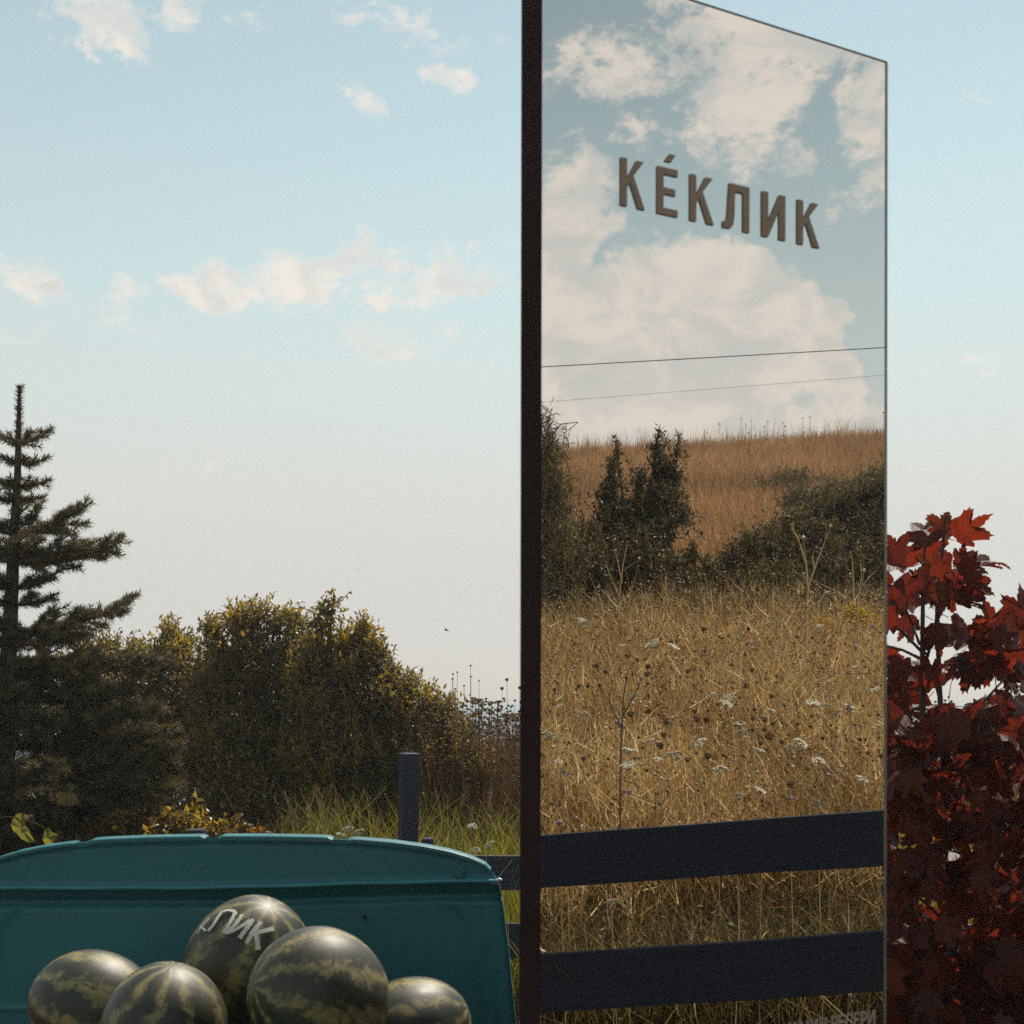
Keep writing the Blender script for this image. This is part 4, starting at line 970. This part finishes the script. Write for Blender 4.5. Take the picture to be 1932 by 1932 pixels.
def plant(name, root_p, top_p, stem_h, stem_r, smesh, hname, hmesh, label, cat, group, scale=1.0, tilt=.3):
    e = empty(name, root_p, label, cat, group)
    v = Vector((np.asarray(top_p) - np.asarray(root_p)).tolist()); Ln = v.length
    s = link('stem', smesh, e); s.rotation_mode = 'QUATERNION'; s.rotation_quaternion = v.to_track_quat('Z', 'X'); s.scale = (1, 1, Ln / stem_h)
    hd_ = link(hname, hmesh, e); hd_.location = v + (s.rotation_quaternion.to_matrix() @ Vector((.04, 0, 0))); hd_.rotation_euler = (random.uniform(-tilt, tilt), random.uniform(-tilt, tilt), random.uniform(0, 6)); hd_.scale = (scale,) * 3
    return e
st_straw = [stem_mesh(.8, .0022, m_straw) for _ in range(3)]
laces = [lace_head(.035, c) for c in (.2, .5, .05)]
nests = [nest_head(.019, m_brown), nest_head(.022, m_rust), nest_head(.016, m_brown)]
this = [thistle_head(.016)]
def c3(cx, cy): return (1280 + cx * .4969) / 1.32505, (1000 + cy * .4969) / 1.32505
def meadow_plant(px, py, kind, sc_):
    sc_ *= {'w': .85, 'b': .68, 't': .8}[kind]
    d = min(max(canopy_d(py), 4.35), 12.6) * random.uniform(.97, 1.0)
    top = M(px, py, d); g = mground(px + random.uniform(-20, 20), np.array(d * random.uniform(.99, 1.03)))
    if top[2] - g[2] < .18: g[2] = top[2] - .2
    if kind == 'w': e = plant('lace_flower', g, top, .8, 0, random.choice(st_straw), 'flower_head', random.choice(laces), 'white lace flower on a thin stem in the dry meadow', 'flower', 'white lace flowers in the meadow', sc_, .5)
    elif kind == 'b': e = plant('dry_seed_head', g, top, .8, 0, random.choice(st_straw), 'seed_head', random.choice(nests), 'curled brown seed head on a dry stem in the meadow', 'seed head', 'curled brown seed heads in the meadow', sc_, .4)
    else: e = plant('thistle', g, top, .8, 0, random.choice(st_straw), 'flower_head', this[0], 'small mauve thistle flower in the dry meadow', 'thistle', 'mauve thistles in the meadow', sc_, .4)
    REG.setdefault(kind, []).append((e, px, py))
WH = [(715, 1215), (805, 1245), (690, 1235), (620, 1490), (1110, 1490), (1115, 1525), (1590, 1540), (1680, 1545), (965, 1715), (1450, 1720), (600, 1755), (610, 1840), (1060, 1850), (375, 1570), (710, 1720), (1030, 1475), (1120, 1630), (1530, 1525), (380, 1100), (350, 1130), (170, 1680), (1160, 1670), (1545, 1135), (1305, 1125), (660, 985), (560, 1235), (1400, 1745), (260, 1880), (1240, 1760), (930, 1050), (215, 1690), (770, 1780), (1690, 1560), (1590, 970), (1330, 1560)]
BR = [(600, 1585), (705, 1565), (945, 1570), (935, 1610), (800, 1620), (795, 1690), (1295, 1630), (1275, 1665), (1300, 1700), (750, 1750), (330, 1440), (955, 1160), (970, 1800), (1210, 1360), (1140, 1440), (845, 1365), (1270, 1490), (1825, 1790), (1010, 1610), (440, 1340), (460, 1370), (400, 1440), (600, 1290), (640, 1310), (690, 1340), (720, 1380), (1415, 935), (1125, 1070), (1560, 955), (540, 1090)]
TH_ = [(1590, 1260), (1760, 1250), (1850, 1150), (1780, 1268), (1370, 1205), (1300, 1430), (1600, 1380), (640, 1985), (220, 2150), (560, 1660)]
for (a, b) in WH: meadow_plant(*c3(a, b), 'w', random.uniform(.75, 1.15))
for (a, b) in BR: meadow_plant(*c3(a, b), 'b', random.uniform(.8, 1.3))
for (a, b) in TH_: meadow_plant(*c3(a, b), 't', random.uniform(.8, 1.2))
meadow_plant(1152, 1708, 'w', 1.0); meadow_plant(1040, 1790, 'w', .7); meadow_plant(1370, 1645, 'b', 1.0)
for q in range(46): meadow_plant(random.uniform(1020, 1665), 1190 + 340 * random.random() ** .9, random.choice('wwbbbt'), random.uniform(.5, .95))
st_ridge = stem_mesh(.8, .006, m_brown)
# ridge weeds standing against the sky
for q in range(24):
    px = random.choice([random.uniform(1300, 1668), random.gauss(1455, 50)]); d = random.uniform(38, 42)
    if not 1290 < px < 1690: continue
    g = mground(px, np.array(d)); top = g + [random.uniform(-.1, .1), 0, random.uniform(.3, .95)]
    e = plant('ridge_weed', g, top, .8, 0, st_ridge, 'seed_head', nests[0], 'thin weed with a dark round head on the skyline of the dry hill', 'weed', 'weeds on the hill skyline', random.uniform(.9, 1.5)); REG.setdefault('ridge', []).append((e, px, 0))
# goldenrod clump
for (px, py) in ((1618, 1150), (1630, 1158), (1608, 1160), (1625, 1172), (1640, 1165), (1560, 1172)):
    d = 9.2; g = mground(px, np.array(d)); top = M(px, py, d); mb = MB(); p = rng.normal(0, 1, (46, 3)) * [.045, .045, .022]; octas(mb, p, .010, .7)
    e = plant('goldenrod', g, top, .8, 0, st_straw[1], 'flower_head', mb.mesh('flower_head', m_yellow), 'bright yellow goldenrod spray at the back of the meadow', 'flower', 'goldenrod at the back of the meadow'); REG.setdefault('gold', []).append((e, px, 0))
# bare branching stalks
def stalk(label, segs, d, r0, name='dry_stalk', heads=True, mat_=m_straw):
    P = [M(*s[0][0], d) if False else None for s in segs]
    x, y = segs[0][0]; base = mground(x, np.array(float(d))); root = empty(name, base, label, 'dry plant')
    mb = MB(); hd_ = MB(); first = True
    for pts in segs:
        Q = np.array([M(a, b, d) for a, b in pts])
        if first: Q = np.concatenate([base[None] - [0, 0, .03], Q]); first = False; rr = np.linspace(r0, r0 * .6, len(Q))
        else: rr = np.linspace(r0 * .7, r0 * .35, len(Q))
        tube(mb, Q, rr, 5); octas(hd_, Q[-1:] + [0, 0, .004], r0 * 2.2, 1.2)
    link('stem', mb.mesh('stem', mat_), root, True)
    if heads: link('seed_head', hd_.mesh('seed_head', m_seed), root, True)
def c3l(l): return [c3(a, b) for a, b in l]
stalk('tall forked pale dry stalk standing before the spreading dark bush', [c3l([(1480, 1060), (1490, 960), (1480, 830), (1440, 700), (1400, 635)]), c3l([(1415, 660), (1412, 600)]), c3l([(1490, 940), (1540, 800), (1570, 720), (1600, 640)]), c3l([(1575, 710), (1580, 640), (1565, 630)]), c3l([(1485, 860), (1470, 760), (1465, 695)]), c3l([(1520, 850), (1510, 780), (1530, 750)])], 8.2, .0075)
stalk('shorter pale stalk with several arms beside the goldenrod', [c3l([(1740, 1020), (1745, 960), (1760, 880), (1750, 815)]), c3l([(1745, 960), (1790, 900), (1855, 830)]), c3l([(1720, 1000), (1715, 900), (1700, 880)]), c3l([(1718, 930), (1712, 800), (1700, 775)]), c3l([(1760, 940), (1770, 860)])], 8.2, .006)
stalk('leaning pale stalk fallen across the meadow grass', [c3l([(1060, 1320), (1110, 1240), (1190, 1155)]), c3l([(1110, 1240), (1170, 1200), (1190, 1155)])], 7.4, .006)
stalk('long bent straw stalk slanting behind the forked one', [c3l([(1180, 1250), (1250, 1180), (1330, 1110), (1480, 1045)]), c3l([(1330, 1110), (1400, 1040), (1460, 990)]), c3l([(1300, 1300), (1370, 1240), (1440, 1190)])], 7.9, .0055)
stalk('bare pale twigs fanning out in front of the upright bush', [c3l([(560, 1120), (540, 980), (560, 820), (580, 720)]), c3l([(545, 1000), (500, 900), (470, 820)]), c3l([(550, 900), (520, 760)]), c3l([(570, 1100), (600, 960), (635, 840)]), c3l([(560, 860), (640, 800)]), c3l([(520, 1100), (440, 1000), (390, 880)]), c3l([(500, 1060), (400, 1000), (320, 940)]), c3l([(530, 1020), (470, 960), (510, 900)]), c3l([(580, 1110), (640, 1000), (690, 960)])], 10.2, .006)
stalk('small bare twig in the shade beside the dark slab edge', [c3l([(210, 1140), (190, 1060), (150, 1010)]), c3l([(195, 1080), (240, 990)]), c3l([(300, 1150), (270, 1060), (240, 1000)]), c3l([(280, 1080), (330, 1040), (360, 1000)])], 10.0, .005)
stalk('dark leafless weed standing alone in the left meadow', [c3l([(545, 1900), (550, 1700), (560, 1500), (575, 1400)]), c3l([(550, 1650), (500, 1540), (440, 1440)]), c3l([(553, 1600), (620, 1480), (650, 1400)])], 5.0, .004, 'dry_weed', True, m_twig)

# overhead cables seen in the mirror
for (yl, yr, d, r, lab) in ((693, 656, 30, .011, 'thicker dark overhead cable crossing the reflected clouds'), (760, 708, 36, .0042, 'thin lower overhead cable crossing the reflected clouds')):
    A, B = W(1012, yl, d), W(1668, yr, d); mb = MB(); tt = np.linspace(-5, 6, 60)
    tube(mb, refl(np.array([A + (B - A) * t + [0, 0, .012 * d / 30 * (t - .5) ** 2] for t in tt])), r, 5)
    tag(link('overhead_cable', mb.mesh('overhead_cable', m_wire)), lab, 'cable')

# ------------------------------------------------------------------ weeds and grass beyond the fence, in direct view
def dsample(n, px0, px1, d0, d1):
    px = rng.uniform(px0, px1, n); d = rng.uniform(d0, d1, n); x = d * (px - CX) / F
    return np.stack([x, d, ground(x, d)], -1)
mb = MB(); b_ = dsample(9000, 540, 1900, 7.15, 8.6); h = rng.uniform(.45, .95, len(b_)); grow(mb, b_, h, rng.uniform(.005, .011, len(b_)), .28, .8, 4)
b_ = dsample(2500, -100, 560, 7.15, 8.4); h = rng.uniform(.3, .75, len(b_)); grow(mb, b_, h, rng.uniform(.004, .009, len(b_)), .28, .8, 4)
tag(link('green_grass', mb.mesh('green_grass', m_green)), 'long yellow green grass lit from behind along the fence', 'grass', None, 'stuff')
mb = MB(); b_ = np.concatenate([dsample(8500, 780, 1015, 8.8, 10.8), dsample(3500, 1640, 1960, 9.0, 11.0)]); h = rng.uniform(.6, 1.52, len(b_)) * rng.uniform(.85, 1, len(b_)); t_ = grow(mb, b_, h, rng.uniform(.005, .010, len(b_)), .12, .25)
hd = MB(); octas(hd, t_[rng.uniform(size=len(t_)) < .5], .013, .8)
tag(link('tall_weeds', mb.mesh('tall_weeds', m_rust)), 'brown weed thicket in the gap between the bushes and the mirror slab', 'weeds', None, 'stuff')
tag(link('weed_heads', hd.mesh('weed_heads', m_brown)), 'small brown heads all over the weed thicket', 'seed heads', None, 'stuff')
st_rust = [stem_mesh(.8, .0042, m_rust), stem_mesh(.8, .0035, m_rust)]
def flat_head(r):
    mb = MB(); n = 40; a = rng.uniform(0, 6.28, n); q = np.sqrt(rng.uniform(0, 1, n)) * r; p = np.stack([q * np.cos(a), q * np.sin(a), -.35 * q ** 2 / r], -1); octas(mb, p, r * .2, .6)
    for j in range(0, n, 3): tube(mb, [(0, 0, -r * .9), p[j]], .0018, 3, False)
    return mb.mesh('seed_head', m_rust)
flats = [flat_head(.036), flat_head(.044)]
for (cx, cy) in ((920, 930), (970, 950), (880, 975), (1090, 980), (1180, 990), (800, 1130), (930, 1150), (720, 1040), (1240, 1190), (1330, 1195), (1380, 1240), (1290, 1270), (1150, 1165), (1020, 1010)):
    px, py = (1060 + cx * .1553) / 1.32505, (1600 + cy * .1553) / 1.32505; d = 8.9 + random.uniform(-.2, .3)
    g = gp(px + random.uniform(-8, 8), d); e = plant('rusty_weed', g, W(px, py, d), .8, 0, random.choice(st_rust), 'seed_head', random.choice(flats), 'rusty flat topped weed in the thicket left of the mirror slab', 'weed', 'rusty flat topped weeds beside the slab', random.uniform(.6, .9)); REG.setdefault('rust', []).append((e, px, 0))
for (cx, cy) in ((1240, 640), (1160, 780), (1450, 770), (440, 520), (655, 415), (370, 550), (365, 630), (660, 590), (790, 655), (550, 740), (410, 790)):
    px, py = (1060 + cx * .1553) / 1.32505, (1600 + cy * .1553) / 1.32505; d = 9.0
    g = gp(px + random.uniform(2, 14), d); e = plant('thin_weed', g, W(px, py, d), .8, 0, st_straw[0], 'seed_head', nests[2], 'thin stemmed weed with a closed head rising above the thicket skyline', 'weed', 'thin weeds above the thicket', .45 if cx < 1100 else .8, .2); REG.setdefault('thin', []).append((e, px, 0))
# white flowers and plumes by the fence
for (px, py) in ((668, 1560), (660, 1572), (905, 1555), (690, 1565), (910, 1600), (935, 1590)):
    d = 7.35; e = plant('lace_flower', gp(px, d), W(px, py, d), .8, 0, st_straw[0], 'flower_head', laces[1], 'white lace flower in the green grass behind the truck roof', 'flower', 'white lace flowers behind the truck', 1.0, .5); REG.setdefault('lace2', []).append((e, px, 0))
for q in range(38):
    px = random.choice([random.uniform(560, 740), random.uniform(785, 972)]); d = random.uniform(7.3, 8.2); py = random.uniform(1500, 1560)
    g = np.array(gp(px, d)); t = W(px + random.uniform(-25, 25), py, d); e = empty('plume_grass', g, 'arching grass stem with a soft pinkish plume behind the truck', 'grass plume', 'plumed grasses behind the truck'); REG.setdefault('plume', []).append((e, px, 0))
    mb = MB(); v = t - g; bend = np.array([random.choice([-1, 1]) * .09, 0, 0]); P = [g + v * s + bend * s ** 3 - np.array([0, 0, .03]) * s ** 4 for s in np.linspace(0, 1, 7)]; tube(mb, P, .0018, 4, False); link('stem', mb.mesh('stem', m_green), e, True)
    mb = MB(); n = 46; s = rng.uniform(0, 1, n); b = np.array(P[-1])[None] + (np.array(P[-1]) - P[-2])[None] * (s[:, None] - .6) * 1.4; dd = unit(unit(np.array(P[-1]) - P[-2])[None] + rng.normal(size=(n, 3)) * .5 - [0, 0, .35]); blades(mb, b, b + dd * rng.uniform(.015, .045, n)[:, None], .0022, np.zeros((n, 3)), 1); link('plume', mb.mesh('plume', m_plume), e, True)

single_out('w', 'white lace flower', 'reflected meadow')
single_out('b', 'curled brown seed head', 'reflected meadow')
single_out('t', 'small mauve thistle', 'reflected meadow')
single_out('ridge', 'thin dark headed weed', 'on the hill skyline', 0)
single_out('gold', 'bright yellow goldenrod spray', 'at the back of the meadow', 0)
single_out('rust', 'rusty flat topped weed', 'in the thicket by the mirror slab', 0)
single_out('thin', 'thin weed with closed head', 'rising above the thicket skyline', 0)
single_out('lace2', 'white lace flower', 'in the green grass behind the truck', 0)
single_out('plume', 'arching grass with pinkish plume', 'behind the truck roof', 0)
# vine arching in at the left above the cab
vd = 5.2; vb = np.array(gp(-60, vd)); vine = empty('vine', vb, 'arching vine stem with three pale green leaves above the truck roof', 'vine')
mb = MB(); tube(mb, [vb, W(-75, 1600, vd), W(-30, 1545, vd), W(20, 1541, vd), W(60, 1549, vd), W(85, 1562, vd), W(105, 1580, vd), W(115, 1596, vd)], [.004, .0035, .003, .003, .0026, .0022, .002, .0016], 5); link('stem', mb.mesh('stem', m_vine), vine, True)
def ivy_leaf(pts):
    V = np.array(pts, float); V = np.stack([W(a, b, vd + .01 * math.sin(a * .3)) for a, b in V]); c = V.mean(0); c[1] -= .012; n = len(V)
    mb = MB(); mb.add(np.concatenate([V, c[None]]), np.array([[j, (j + 1) % n, n] for j in range(n)])); link('leaf', mb.mesh('leaf', m_vine), vine, True)
ivy_leaf([(40, 1534), (48, 1543), (47, 1556), (55, 1566), (60, 1578), (66, 1588), (55, 1590), (40, 1583), (33, 1574), (25, 1568), (20, 1556), (23, 1547), (30, 1537)])
ivy_leaf([(92, 1562), (98, 1570), (110, 1574), (104, 1584), (100, 1592), (92, 1600), (86, 1594), (80, 1584), (83, 1572), (84, 1566)])
ivy_leaf([(122, 1588), (132, 1592), (142, 1602), (150, 1608), (140, 1612), (128, 1610), (116, 1606), (112, 1598)])

# ------------------------------------------------------------------ red maple
DM = 3.75
mx_, my_ = W(1800, HY, DM)[0], DM
mz = float(ground(mx_, my_))
maple = empty('maple_tree', (mx_, my_, mz), 'young dark red maple with backlit leaves to the right of the mirror slab', 'tree')
half = [(0, 1.0), (.045, .93), (.10, .90), (.075, .82), (.15, .80), (.13, .70), (.115, .60), (.20, .63), (.25, .74), (.31, .71), (.36, .78), (.42, .72), (.52, .74), (.475, .64), (.54, .585), (.46, .53), (.40, .44), (.33, .36), (.42, .33), (.47, .25), (.42, .19), (.33, .17), (.20, .10), (.07, .05), (0, .08)]
outl = np.array(half + [(-x, y) for x, y in half[-2:0:-1]])
def maple_mesh(i_, droop, curl, fold):
    c = np.array([[0, .12], [0, .32], [0, .55], [0, .8]])
    V2 = np.concatenate([outl, c * 1.0]); n = len(outl)
    jit = rng.normal(0, .012, V2.shape); jit[n:] = 0; V2 = V2 + jit
    r2 = (V2[:, 0] ** 2 + (V2[:, 1] - .1) ** 2)
    z = -droop * r2 + fold * np.abs(V2[:, 0]) + curl * V2[:, 0] * V2[:, 1] + .05 * np.sin(V2[:, 0] * 11 + i_) * r2
    V = np.stack([V2[:, 0], V2[:, 1], z], -1)
    # fan each outline edge to the nearest midrib vertex
    Fq = []
    for j in range(n):
        a, b = j, (j + 1) % n; ym = (V2[a, 1] + V2[b, 1]) / 2 - .32 * abs(V2[a, 0] + V2[b, 0]) / 2
        k_ = int(np.argmin(np.abs(c[:, 1] - ym))); Fq.append((b, a, n + k_))
        yb_ = (V2[b, 1] + V2[(b + 1) % n, 1]) / 2 - .32 * abs(V2[b, 0] + V2[(b + 1) % n, 0]) / 2
        k2 = int(np.argmin(np.abs(c[:, 1] - yb_)))
        if k2 != k_: 
            st_ = 1 if k2 > k_ else -1
            for kk in range(k_, k2, st_): Fq.append((b, n + kk, n + kk + st_))
    return mesh_np('leaf', V, np.array(Fq), m_maple)
LM = [maple_mesh(i_, *p) for i_, p in enumerate([(.25, .15, .14), (.5, -.25, .22), (.75, .2, -.08), (.35, .35, .38), (.9, -.1, .1), (.2, -.3, .45), (.6, .2, .28), (-.2, .2, .2)])]
wood = MB(); fill = MB()
inv = Vector((mx_, my_, mz))
def mleaf(attach, pos, size, dirn, nrm, as_obj=True):
    """petiole from attach to pos, blade from pos along dirn"""
    tube(wood, [attach, (np.array(attach) + pos) / 2 + rng.normal(size=3) * .004, pos], [.0016, .0012, .0011], 4, False)
    d = Vector(unit(dirn).tolist()); n_ = Vector(unit(nrm).tolist()); x = d.cross(n_).normalized(); n_ = x.cross(d)
    mt = Matrix((x, d, n_)).transposed(); me = random.choice(LM)
    if as_obj:
        o = link('leaf', me, maple); o.matrix_local = Matrix.Translation(Vector(np.asarray(pos).tolist()) - inv) @ mt.to_4x4() @ Matrix.Diagonal((size * random.uniform(.85, 1.15), size, size, 1))
    else:
        co = np.empty(len(me.vertices) * 3); me.vertices.foreach_get('co', co); co = co.reshape(-1, 3) * size
        fi = np.empty(len(me.polygons) * 3, int); me.polygons.foreach_get('vertices', fi)
        fill.add(co @ np.array(mt).T + pos, fi.reshape(-1, 3))
# stems: two slender shoots and branches below
def wpt(px, py, dd=0): return W(px, py, DM + dd)
shoots = [[(1792, 1700), (1788, 1560), (1778, 1400), (1772, 1290), (1768, 1150), (1778, 1040), (1783, 975)], [(1742, 1480), (1741, 1350), (1740, 1240), (1741, 1150), (1742, 1060), (1746, 1020)]]
trunk_b = np.array([mx_, my_, mz - .05])
P = [trunk_b, W(1800, 1932, DM), W(1795, 1750, DM)] + [wpt(*p) for p in shoots[0]]; tube(wood, P, np.concatenate([[.022, .017, .013], np.linspace(.011, .004, len(shoots[0]))]), 7)
P2 = [wpt(1790, 1600), *[wpt(*p) for p in shoots[1]]]; tube(wood, P2, np.linspace(.010, .004, len(P2)), 6)
for pts in [[(1776, 1330), (1760, 1270), (1742, 1220)], [(1740, 1230), (1700, 1190), (1660, 1172)], [(1742, 1245), (1700, 1225), (1655, 1215)], [(1735, 1215), (1722, 1180), (1710, 1150)], [(1748, 1245), (1765, 1180), (1768, 1120)], [(1778, 1400), (1850, 1330), (1905, 1270)], [(1785, 1500), (1860, 1440), (1940, 1400)], [(1790, 1560), (1720, 1480), (1690, 1420)], [(1795, 1700), (1880, 1600), (1950, 1560)], [(1795, 1750), (1720, 1680), (1680, 1620)], [(1798, 1850), (1880, 1760), (1960, 1720)], [(1798, 1850), (1720, 1790), (1670, 1760)]]:
    tube(wood, [wpt(a, b, random.uniform(-.05, .05)) for a, b in pts], [.005, .004, .0028], 5)
SZ = DM / F
def leaf_at(px, py, attach, size_px, ang, face=.5, dd=None):
    """ang: direction in the picture of the leaf tip (deg, 0 = right, 90 = up); face: how much the blade faces the viewer"""
    dd = random.uniform(-.18, .18) if dd is None else dd
    a = R(ang); d = np.array([math.cos(a), random.uniform(-.35, .35), math.sin(a)]); n_ = np.array([random.uniform(-.4, .4), -face * random.choice([1, 1, -1]), 1.1 * (1 - face) + .1])
    mleaf(wpt(*attach, dd * .3), wpt(px, py, dd), size_px * SZ * random.uniform(.92, 1.08), d, n_)
hand = [(1765, 1030, (1782, 1040), 92, 118, .95), (1782, 1020, (1783, 1000), 84, 82, .95), (1800, 1020, (1783, 1010), 74, 48, .9), (1715, 1070, (1746, 1060), 84, 165, .7), (1700, 1060, (1744, 1050), 66, 115, .85), (1690, 1095, (1744, 1080), 70, 205, .6),
        (1745, 1075, (1750, 1050), 90, 250, .5), (1800, 1070, (1780, 1060), 88, 20, .4), (1830, 1070, (1785, 1050), 80, 8, .25), (1850, 1062, (1786, 1045), 62, 12, .2), (1800, 1090, (1778, 1070), 80, -20, .5), (1770, 1090, (1775, 1070), 84, -90, .5), (1820, 1100, (1776, 1090), 70, -15, .35),
        (1720, 1140, (1741, 1130), 84, 150, .8), (1700, 1160, (1741, 1140), 78, 190, .7), (1745, 1130, (1741, 1120), 80, 110, .6), (1770, 1130, (1768, 1120), 86, 60, .5), (1800, 1140, (1769, 1130), 76, 15, .5), (1820, 1130, (1770, 1110), 60, 28, .7), (1835, 1122, (1780, 1105), 44, 20, .6), (1760, 1170, (1742, 1160), 80, -80, .5), (1735, 1165, (1741, 1170), 70, 220, .5), (1790, 1165, (1768, 1160), 72, -25, .5),
        (1700, 1240, (1690, 1220), 64, 240, .6), (1676, 1215, (1660, 1215), 62, -80, .8), (1725, 1270, (1741, 1255), 86, 165, .8), (1755, 1275, (1776, 1300), 62, 130, .8), (1830, 1215, (1779, 1270), 84, 150, .5), (1850, 1220, (1850, 1260), 90, 30, .4), (1870, 1200, (1880, 1300), 96, 150, .6), (1880, 1215, (1905, 1270), 112, 105, .95), (1925, 1200, (1915, 1270), 104, 80, .95), (1900, 1240, (1905, 1270), 92, -10, .5), (1840, 1260, (1850, 1300), 90, 80, .6),
        (1800, 1270, (1790, 1320), 80, 170, .5), (1835, 1235, (1850, 1290), 80, 200, .4), (1710, 1300, (1741, 1310), 90, 210, .5), (1760, 1330, (1778, 1340), 74, -60, .6), (1720, 1330, (1700, 1400), 92, 160, .8), (1700, 1350, (1695, 1420), 88, 130, .9), (1690, 1400, (1690, 1420), 80, 250, .8), (1745, 1370, (1778, 1380), 86, 60, .6)]
for h_ in hand: leaf_at(h_[0], h_[1], h_[2], h_[3] * .86, *h_[4:])
for (cx_, cy_, sx_, sy_, n_) in ((1735, 1105, 52, 34, 12), (1790, 1090, 45, 30, 6), (1885, 1240, 50, 36, 16), (1720, 1310, 34, 34, 5)):
    for q in range(n_):
        px, py = cx_ + random.gauss(0, sx_ * .7), cy_ + random.gauss(0, sy_ * .7)
        if px < 1640 or (py > 1165 and 1690 < px < 1765 and py < 1270): continue
        leaf_at(px, py, (cx_ + (px - cx_) * .4, cy_ + 25), random.uniform(46, 72), random.uniform(-60, 240), random.uniform(.45, .9), random.uniform(-.2, .15))
# the crown below: leaves in tiers, dense
tips = [(1700, 1420), (1742, 1380), (1850, 1330), (1905, 1290), (1860, 1430), (1940, 1400), (1690, 1480), (1720, 1500), (1790, 1500), (1880, 1560), (1950, 1560), (1680, 1620), (1740, 1640), (1800, 1640), (1870, 1680), (1940, 1720), (1690, 1750), (1750, 1780), (1820, 1800), (1890, 1820), (1960, 1800), (1680, 1860), (1740, 1900), (1800, 1930), (1870, 1940), (1940, 1930), (2010, 1500), (2020, 1650), (2010, 1350), (2030, 1800)]
nobj = len(hand) + 39
for q in range(760):
    tx, ty = random.choice(tips); dd = random.uniform(-.42, .42); px = tx + random.gauss(0, 38); py = ty + random.gauss(0, 34)
    if py < 1300 + max(0, 1850 - px) * .25 or px < 1650: continue
    a = R(random.uniform(-200, 20)); d = np.array([math.cos(a), random.uniform(-.6, .6), math.sin(a) * .8 - .2]); n_ = np.array([random.uniform(-.5, .5), random.uniform(-.9, .3), random.uniform(.3, 1)])
    vis = dd < .05 and nobj < 285
    mleaf(wpt(tx, ty, dd * .6), wpt(px, py, dd), random.uniform(50, 82) * SZ, d, n_, vis); nobj += vis
link('branches', wood.mesh('branches', m_maple_twig), maple, True)
if fill.n: link('foliage', fill.mesh('foliage', m_maple), maple, True)['kind'] = 'stuff'
print('maple leaves', nobj)

# ------------------------------------------------------------------ light summer haze
def b_haze(N, L): return None
hm = bpy.data.materials.new('haze'); hm.use_nodes = True; ht = hm.node_tree; ht.nodes.clear()
hv = ht.nodes.new('ShaderNodeVolumePrincipled'); hv.inputs['Color'].default_value = (.92, .88, .84, 1); hv.inputs['Density'].default_value = .0019; hv.inputs['Anisotropy'].default_value = .35
ho = ht.nodes.new('ShaderNodeOutputMaterial'); ht.links.new(hv.outputs[0], ho.inputs['Volume'])
mb = MB(); box(mb, (-33000, -33000, -62), (33000, 33000, 13.5)); o = link('haze', mb.mesh('haze', hm)); tag(o, 'thin warm haze over the meadow and the sea', None, None, 'stuff')
# ------------------------------------------------------------------ a bird far off
bp = W(842, 1189, 38); bird = empty('bird', bp, 'tiny dark bird flying above the sea gap', 'bird')
mb = MB(); tube(mb, [(-.06, 0, .005), (-.03, 0, .006), (.02, 0, 0), (.06, 0, -.012), (.09, 0, -.016)], [.004, .018, .022, .012, .004], 8); link('body', mb.mesh('body', m_twig, True), bird)
for s in (-1, 1):
    mb = MB(); V = np.array([[-.02, 0, .012], [.02, 0, .012], [-.035, s * .06, .055], [-.005, s * .06, .055], [-.04, s * .13, .075]]); mb.add(V, np.array([[0, 1, 3, 2]])); mb.add(V, np.array([[2, 3, 4]])); link('wing', mb.mesh('wing', m_twig), bird)
print('tris', sum(len(m.loop_triangles) if m.loop_triangles else len(m.polygons) for m in bpy.data.meshes))
